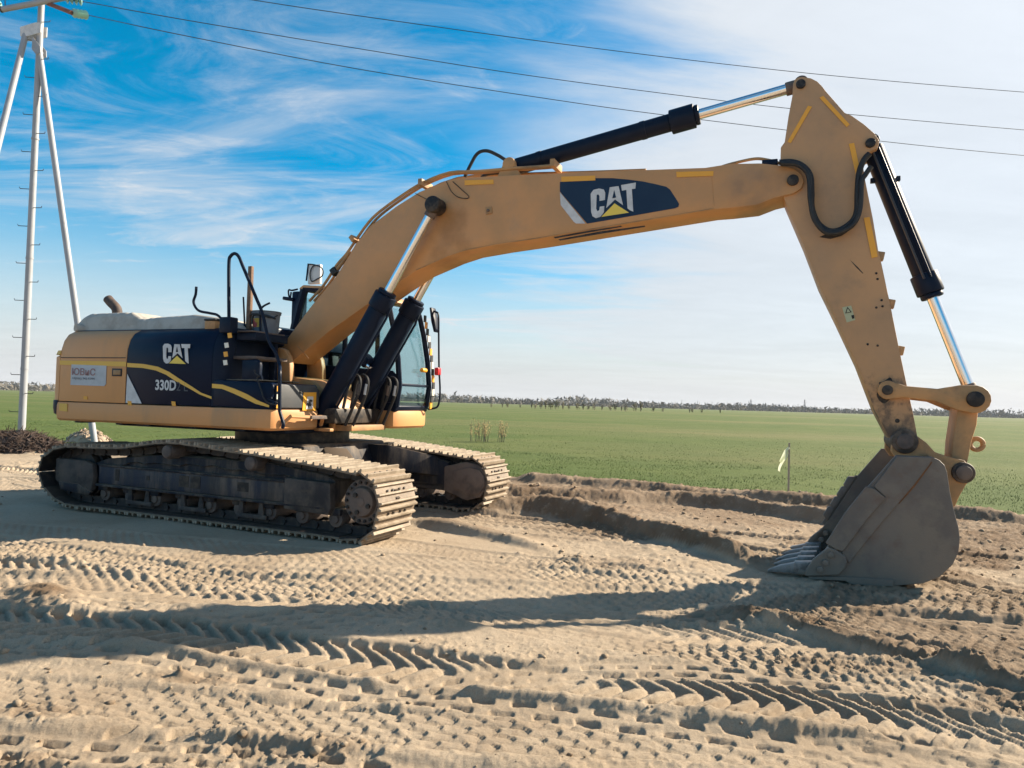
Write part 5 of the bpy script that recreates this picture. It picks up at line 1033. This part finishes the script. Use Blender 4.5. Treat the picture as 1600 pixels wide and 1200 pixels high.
rb2 = [at_depth(*p, sy_-0.02)-Vector((sx_, sy_, 0)) for p in ((1233, 699), (1227, 705), (1222, 716), (1219, 722), (1225, 715), (1231, 706), (1229, 712), (1222, 722), (1218, 730), (1217, 736))]
b = MB(); vs_ = []; 
for i, p in enumerate(rb2): vs_ += [p+Vector((-0.017, 0.004, 0.012)), p+Vector((0.017, -0.004, -0.012))]
b.add(vs_, [(2*i, 2*i+1, 2*i+3, 2*i+2) for i in range(len(rb2)-1)]); b.build('ribbon', 'ribbon', sk)

# ------------------------------------------------------------------ vegetation
def crown_mesh(name, n, m, shape, leaf, seed, stems=0, stem_h=0.5):
    rd = random.Random(seed); b = MB(); lv = []
    for _ in range(n):
        x, y, z = shape(rd); s = leaf*rd.uniform(.5, 1.3); u_ = Vector((rd.gauss(0, 1), rd.gauss(0, 1), rd.gauss(0, 1))).normalized(); v_ = u_.orthogonal().normalized()
        p = Vector((x, y, z)); b.add([p-u_*s, p+v_*s*0.7, p+u_*s, p-v_*s*0.6], [(0, 1, 2, 3)])
    return b
def plant(name, base, h, wd, lab, cat, grp, m, seed, n=500, leaf=0.03, stems=9):
    r = empty(name, base); tag(r, lab, cat, grp); rd = random.Random(seed); tips = []; b = MB()
    for _ in range(stems):
        x0, y0 = rd.gauss(0, wd*0.16), rd.gauss(0, wd*0.16); hh = h*rd.uniform(.7, 1.0); x1, y1 = x0+rd.gauss(0, wd*0.22), y0+rd.gauss(0, wd*0.22)
        b.tube([(x0, y0, -0.05), ((x0+x1)/2, (y0+y1)/2, hh*0.5), (x1, y1, hh)], [h*0.011, h*0.008, h*0.003], 4); tips.append((x0, y0, x1, y1, hh))
    b.build('trunk', 'bark', r)
    def shp(q):
        x0, y0, x1, y1, hh = q.choice(tips); f = q.uniform(.22, 1.03)**0.8; return (x0+(x1-x0)*f+q.gauss(0, wd*0.07), y0+(y1-y0)*f+q.gauss(0, wd*0.07), hh*f)
    crown_mesh('crown', n, m, shp, leaf, seed).build('crown', m, r, smooth=0); return r
for i, (px, py, hp, wp, lab) in enumerate(((744, 690, 36, 20, 'leftmost of three yellowish saplings standing in the near field'), (757, 691, 37, 17, 'middle of three yellowish saplings standing in the near field'), (784, 692, 39, 24, 'rightmost of three yellowish saplings, a little apart in the near field'))):
    gx, gy = gnd(px, py); s = gy/FPX; plant('willow_sapling', (gx, gy, 0), hp*s, wp*s, lab, 'sapling', 'yellowish saplings in the near field', 'leaf_yellow', 40+i, 420, 0.022, 11)
proto = plant('field_shrub', (0, -400, 0), 1.0, 0.75, 'small bare shrub in the row across the far field', 'shrub', 'shrubs in the row across the far field', 'leaf_olive', 77, 260, 0.055, 7)
protos = [proto]+[plant('field_shrub', (0, -400, 0), 1.0, 0.75*k, 'small bare shrub in the row across the far field', 'shrub', 'shrubs in the row across the far field', 'leaf_olive', 78+j, 260, 0.055, 7) for j, k in enumerate((0.55, 1.2))]
used = [False]*3
spots = [(250, 220, 18), (300, 219, 20), (325, 220, 22), (380, 222, 18), (430, 223, 22), (446, 225, 26), (472, 226, 36), (492, 226, 38), (512, 228, 42), (540, 228, 42), (570, 228, 36), (600, 228, 22), (636, 230, 32), (660, 230, 30), (681, 230, 22), (708, 231, 32), (745, 232, 24), (782, 234, 28), (803, 234, 30), (832, 236, 26), (852, 237, 34), (893, 236, 38), (918, 237, 42), (970, 238, 24), (1015, 240, 18), (1136, 243, 20), (1150, 243, 22), (1190, 245, 22), (1272, 246, 18)]
for i, (cx0, cy0, hp) in enumerate(spots):
    px, py = 680+cx0/2.857, 560+cy0/2.857; py = max(py, 607+0.0281*px+7.0); gx, gy = gnd(px, py); h = hp/2.857/FPX*gy; k = i % 3; src = protos[k]
    if not used[k]: r = src; used[k] = True
    else:
        r = src.copy(); COL.objects.link(r)
        for ch in list(src.children): c = ch.copy(); COL.objects.link(c); c.parent = r
    r.location = (gx, gy, 0); r.scale = (h, h, h); r.rotation_euler = (0, 0, i*1.3)
def dist_wood():
    rd = np.random.default_rng(3); V = []; n = 0
    xs = np.concatenate([rd.uniform(-2000, 2400, 9500)]); 
    for x in xs:
        az = x/1000.0; Y = 900+rd.uniform(-60, 120)+120*math.sin(az*2.3)
        dens = float(fbm(np.array([x]), np.array([0.0]), 0.009, 4, 401, 0.6)[0]); H_ = (2.6+9.5*max(0, dens-0.30)*2.0)*rd.uniform(.55, 1.15)
        if dens < 0.40 and rd.random() < 0.55: continue
        for _ in range(9):
            c = np.array([x+rd.normal(0, 2.5), Y+rd.normal(0, 2.5), H_*rd.uniform(0.0, 1.0)**1.4]); s = rd.uniform(0.9, 2.3); V.append(c+rd.normal(0, s, (3, 3)))
    V = np.array(V); V[..., 2] = np.maximum(V[..., 2], -0.5); n = len(V); me = bpy.data.meshes.new('distant_wood'); me.vertices.add(3*n); me.vertices.foreach_set('co', V.astype(np.float32).ravel()); me.loops.add(3*n); me.loops.foreach_set('vertex_index', np.arange(3*n, dtype=np.int32)); me.polygons.add(n); me.polygons.foreach_set('loop_start', np.arange(n, dtype=np.int32)*3); me.update(); me.validate()
    me.materials.append(MATS['wood_far']); o = bpy.data.objects.new('distant_wood', me); COL.objects.link(o); tag(o, 'low grey brown wood along the horizon', 'wood', kind='stuff')
dist_wood()
def dead_tree(px, hpx, i):
    Y = 820; hy = 607+0.0281*px; p = at_depth(px, hy+2, Y); h = hpx/FPX*Y; r = empty('dead_tree', (p.x, Y, 0)); tag(r, 'bare dead trunk rising above the far wood on the horizon', 'dead tree', 'dead trunks on the horizon'); rd = random.Random(i)
    MB().tube([(0, 0, 0), (rd.gauss(0, .2), 0, h*0.5), (rd.gauss(0, .3), 0, h)], [0.28, 0.22, 0.1], 5).build('trunk', 'bark', r)
    b = MB()
    for k in range(7): z = h*rd.uniform(.35, .95); v = Vector((rd.choice((-1, 1))*rd.uniform(.5, 1.6), rd.gauss(0, .6), rd.uniform(.3, 1.2))); b.tube([(0, 0, z), tuple(Vector((0, 0, z))+v)], [0.09, 0.04], 4)
    br2 = b.build('branches', 'bark', r); br2['kind'] = 'stuff'
for i, (px, hp) in enumerate(((1065, 14), (1089, 14), (1101, 12), (1112, 13), (1138, 11), (1187, 11), (1200, 10), (1214, 12), (1228, 10), (1247, 13), (1290, 9), (1470, 12), (1478, 14), (1496, 11), (1532, 10), (1548, 9), (36, 12), (66, 11))): dead_tree(px, hp, i)
def pylon(px, hpx, lab):
    Y = 850; p = at_depth(px, 607+0.0281*px+2, Y); h = hpx/FPX*Y; r = empty('lattice_pylon', (p.x, Y, 0)); tag(r, lab, 'pylon'); b = MB()
    for sx2 in (-1, 1):
        for sy2 in (-1, 1): b.cyl((sx2*1.1, sy2*1.1, 0), (sx2*0.2, sy2*0.2, h), 0.13, n=4)
    for k in range(7):
        z0, z1 = h*k/7, h*(k+1)/7; w0 = 1.1-0.9*k/7; w1 = 1.1-0.9*(k+1)/7; b.cyl((-w0, -w0, z0), (w1, -w1, z1), 0.08, n=4); b.cyl((w0, -w0, z0), (-w1, -w1, z1), 0.08, n=4)
    b.build('lattice', 'steel_dark', r); b = MB()
    for f, w_ in ((0.95, 1.6), (0.80, 2.4), (0.66, 1.8)): b.cyl((-w_, 0, h*f), (w_, 0, h*f), 0.10, n=4)
    b.build('cross_arms', 'steel_dark', r)
pylon(1173, 18, 'leftmost lattice pylon on the horizon'); pylon(1257, 20, 'lattice pylon on the horizon just left of the stick')
def grime(mn, z0, z1, col, sc):
    """splashed mud and grease that gets thicker towards the ground end of the part (the part's own height)"""
    m = MATS[mn]; n = m.node_tree.nodes; l = m.node_tree.links; b = n['Principled BSDF']; cur = b.inputs['Base Color'].links[0].from_socket
    t = n.new('ShaderNodeTexCoord'); s = n.new('ShaderNodeSeparateXYZ'); l.new(t.outputs['Object'], s.inputs[0]); q = n.new('ShaderNodeTexNoise'); q.inputs['Scale'].default_value = sc; q.inputs['Detail'].default_value = 8; q.inputs['Roughness'].default_value = 0.68; l.new(t.outputs['Object'], q.inputs['Vector'])
    g = n.new('ShaderNodeMapRange'); g.inputs[1].default_value = z1; g.inputs[2].default_value = z0; g.inputs[3].default_value = -0.12; g.inputs[4].default_value = 0.22; l.new(s.outputs['Z'], g.inputs[0])
    a = n.new('ShaderNodeMath'); a.operation = 'ADD'; l.new(g.outputs[0], a.inputs[0]); l.new(q.outputs['Fac'], a.inputs[1]); r = n.new('ShaderNodeMapRange'); r.interpolation_type = 'SMOOTHSTEP'; r.inputs[1].default_value = 0.52; r.inputs[2].default_value = 0.72; r.inputs[4].default_value = 0.9; l.new(a.outputs[0], r.inputs[0])
    x = n.new('ShaderNodeMix'); x.data_type = 'RGBA'; l.new(r.outputs[0], x.inputs['Factor']); l.new(cur, x.inputs[6]); x.inputs[7].default_value = (*col, 1); l.new(x.outputs[2], b.inputs['Base Color'])
grime('yellow_stick', 1.35, 2.3, (0.075, 0.055, 0.042), 4.5)
grime('bucket_steel', 0.0, 1.3, (0.19, 0.16, 0.125), 2.5)

# ------------------------------------------------------------------ loose clods on the sand
def clods():
    n = 5200; Y = 2.6*(15/2.6)**rng.random(n); X = rng.uniform(-0.85, 0.95, n)*(Y+0.5); h, ro, rd_, pr = ground_h(X, Y)
    keep = (rng.random(n) < np.clip(ro*0.9+rd_*3-0.55*pr, 0.04, 1)) & (Y < bound(X)-0.1); X, Y, h = X[keep], Y[keep], h[keep]; n = len(X)
    ico = np.array([(0, 0, 1), (.9, 0, .3), (.28, .85, .35), (-.75, .5, .3), (-.7, -.55, .35), (.3, -.85, .3), (.6, .45, -.5), (-.3, .7, -.5), (-.6, -.2, -.5), (.2, -.6, -.5)])
    tri = np.array([(0, 1, 2), (0, 2, 3), (0, 3, 4), (0, 4, 5), (0, 5, 1), (1, 6, 2), (2, 6, 7), (2, 7, 3), (3, 7, 8), (3, 8, 4), (4, 8, 9), (4, 9, 5), (5, 9, 6), (5, 6, 1)])
    sz = (0.006+0.030*rng.random(n)**3.2)*(0.7+Y*0.05); a = rng.uniform(0, 6.28, n); V = ico[None]*(1+rng.normal(0, 0.18, (n, 10, 1)))*sz[:, None, None]*np.stack([rng.uniform(.7, 1.5, n), rng.uniform(.7, 1.2, n), rng.uniform(.5, .9, n)], 1)[:, None, :]
    c, s_ = np.cos(a)[:, None], np.sin(a)[:, None]; W = np.stack([V[..., 0]*c-V[..., 1]*s_+X[:, None], V[..., 0]*s_+V[..., 1]*c+Y[:, None], V[..., 2]+h[:, None]+sz[:, None]*0.15], -1)
    F = (tri[None]+10*np.arange(n)[:, None, None]).reshape(-1, 3).astype(np.int32); me = bpy.data.meshes.new('sand_clods'); me.vertices.add(10*n); me.vertices.foreach_set('co', W.astype(np.float32).ravel())
    me.loops.add(F.size); me.loops.foreach_set('vertex_index', F.ravel()); me.polygons.add(len(F)); me.polygons.foreach_set('loop_start', np.arange(len(F), dtype=np.int32)*3); me.update(); me.validate(); me.materials.append(SAND)
    o = bpy.data.objects.new('sand_clods', me); COL.objects.link(o); tag(o, 'loose crumbs and clods of sand lying on the ruts', 'clods', kind='stuff')
    at2 = me.attributes.new('damp', 'FLOAT', 'POINT'); at2.data.foreach_set('value', np.repeat(rng.random(n)*0.6, 10).astype(np.float32))
clods()

def stain(mn, c, r, col, amt):
    """rust and grease run below a pin, chips and dark specks"""
    m = MATS[mn]; n = m.node_tree.nodes; l = m.node_tree.links; b = n['Principled BSDF']; cur = b.inputs['Base Color'].links[0].from_socket
    t = n.new('ShaderNodeTexCoord'); mp = n.new('ShaderNodeMapping'); mp.inputs['Location'].default_value = (-c[0], 0, -c[1]); mp.inputs['Scale'].default_value = (1, 0.0, 0.62); l.new(t.outputs['Object'], mp.inputs[0])
    mp.inputs['Location'].default_value = (-c[0], 0, -c[1]*0.62)
    ln = n.new('ShaderNodeVectorMath'); ln.operation = 'LENGTH'; l.new(mp.outputs[0], ln.inputs[0]); q = n.new('ShaderNodeTexNoise'); q.inputs['Scale'].default_value = 3.5; q.inputs['Detail'].default_value = 8; l.new(t.outputs['Object'], q.inputs['Vector'])
    g = n.new('ShaderNodeMapRange'); g.inputs[1].default_value = r; g.inputs[2].default_value = 0.0; g.inputs[3].default_value = -0.5; g.inputs[4].default_value = 0.35; l.new(ln.outputs['Value'], g.inputs[0]); a = n.new('ShaderNodeMath'); a.operation = 'ADD'; l.new(g.outputs[0], a.inputs[0]); l.new(q.outputs['Fac'], a.inputs[1])
    k = n.new('ShaderNodeMapRange'); k.interpolation_type = 'SMOOTHSTEP'; k.inputs[1].default_value = 0.42; k.inputs[2].default_value = 0.85; k.inputs[4].default_value = amt; l.new(a.outputs[0], k.inputs[0])
    x = n.new('ShaderNodeMix'); x.data_type = 'RGBA'; l.new(k.outputs[0], x.inputs['Factor']); l.new(cur, x.inputs[6]); x.inputs[7].default_value = (*col, 1); l.new(x.outputs[2], b.inputs['Base Color'])
def chips(mn, thr, col):
    m = MATS[mn]; n = m.node_tree.nodes; l = m.node_tree.links; b = n['Principled BSDF']; cur = b.inputs['Base Color'].links[0].from_socket
    t = n.new('ShaderNodeTexCoord'); q = n.new('ShaderNodeTexNoise'); q.inputs['Scale'].default_value = 17; q.inputs['Detail'].default_value = 6; q.inputs['Roughness'].default_value = 0.7; l.new(t.outputs['Object'], q.inputs['Vector'])
    k = n.new('ShaderNodeMapRange'); k.inputs[1].default_value = thr; k.inputs[2].default_value = thr+0.04; k.inputs[4].default_value = 0.85; l.new(q.outputs['Fac'], k.inputs[0])
    x = n.new('ShaderNodeMix'); x.data_type = 'RGBA'; l.new(k.outputs[0], x.inputs['Factor']); l.new(cur, x.inputs[6]); x.inputs[7].default_value = (*col, 1); l.new(x.outputs[2], b.inputs['Base Color'])
stain('yellow_boom', (2.46, 3.75), 0.75, (0.34, 0.150, 0.045), 0.75)
stain('yellow_boom', (6.25, 3.72), 0.8, (0.20, 0.13, 0.085), 0.6)
for mn, th in (('yellow_boom', 0.735), ('yellow_stick', 0.70), ('yellow_worn', 0.66), ('yellow_paint', 0.745)): chips(mn, th, (0.10, 0.065, 0.045))

# ------------------------------------------------------------------ the air: thin haze over the plain
b = MB(); b.span((-9000, -200, -1.5), (9000, 9500, 18.5)); hz_o = b.build('haze', 'wire', None, smooth=0); hz_o.data.materials.clear(); tag(hz_o, kind='stuff')
hm = bpy.data.materials.new('haze'); hm.use_nodes = True; hn = hm.node_tree.nodes; hn.remove(hn['Principled BSDF']); pv = hn.new('ShaderNodeVolumePrincipled'); pv.inputs['Color'].default_value = (0.90, 0.94, 1.0, 1); pv.inputs['Density'].default_value = 0.00012
hm.node_tree.links.new(pv.outputs[0], hn['Material Output'].inputs['Volume']); hz_o.data.materials.append(hm)
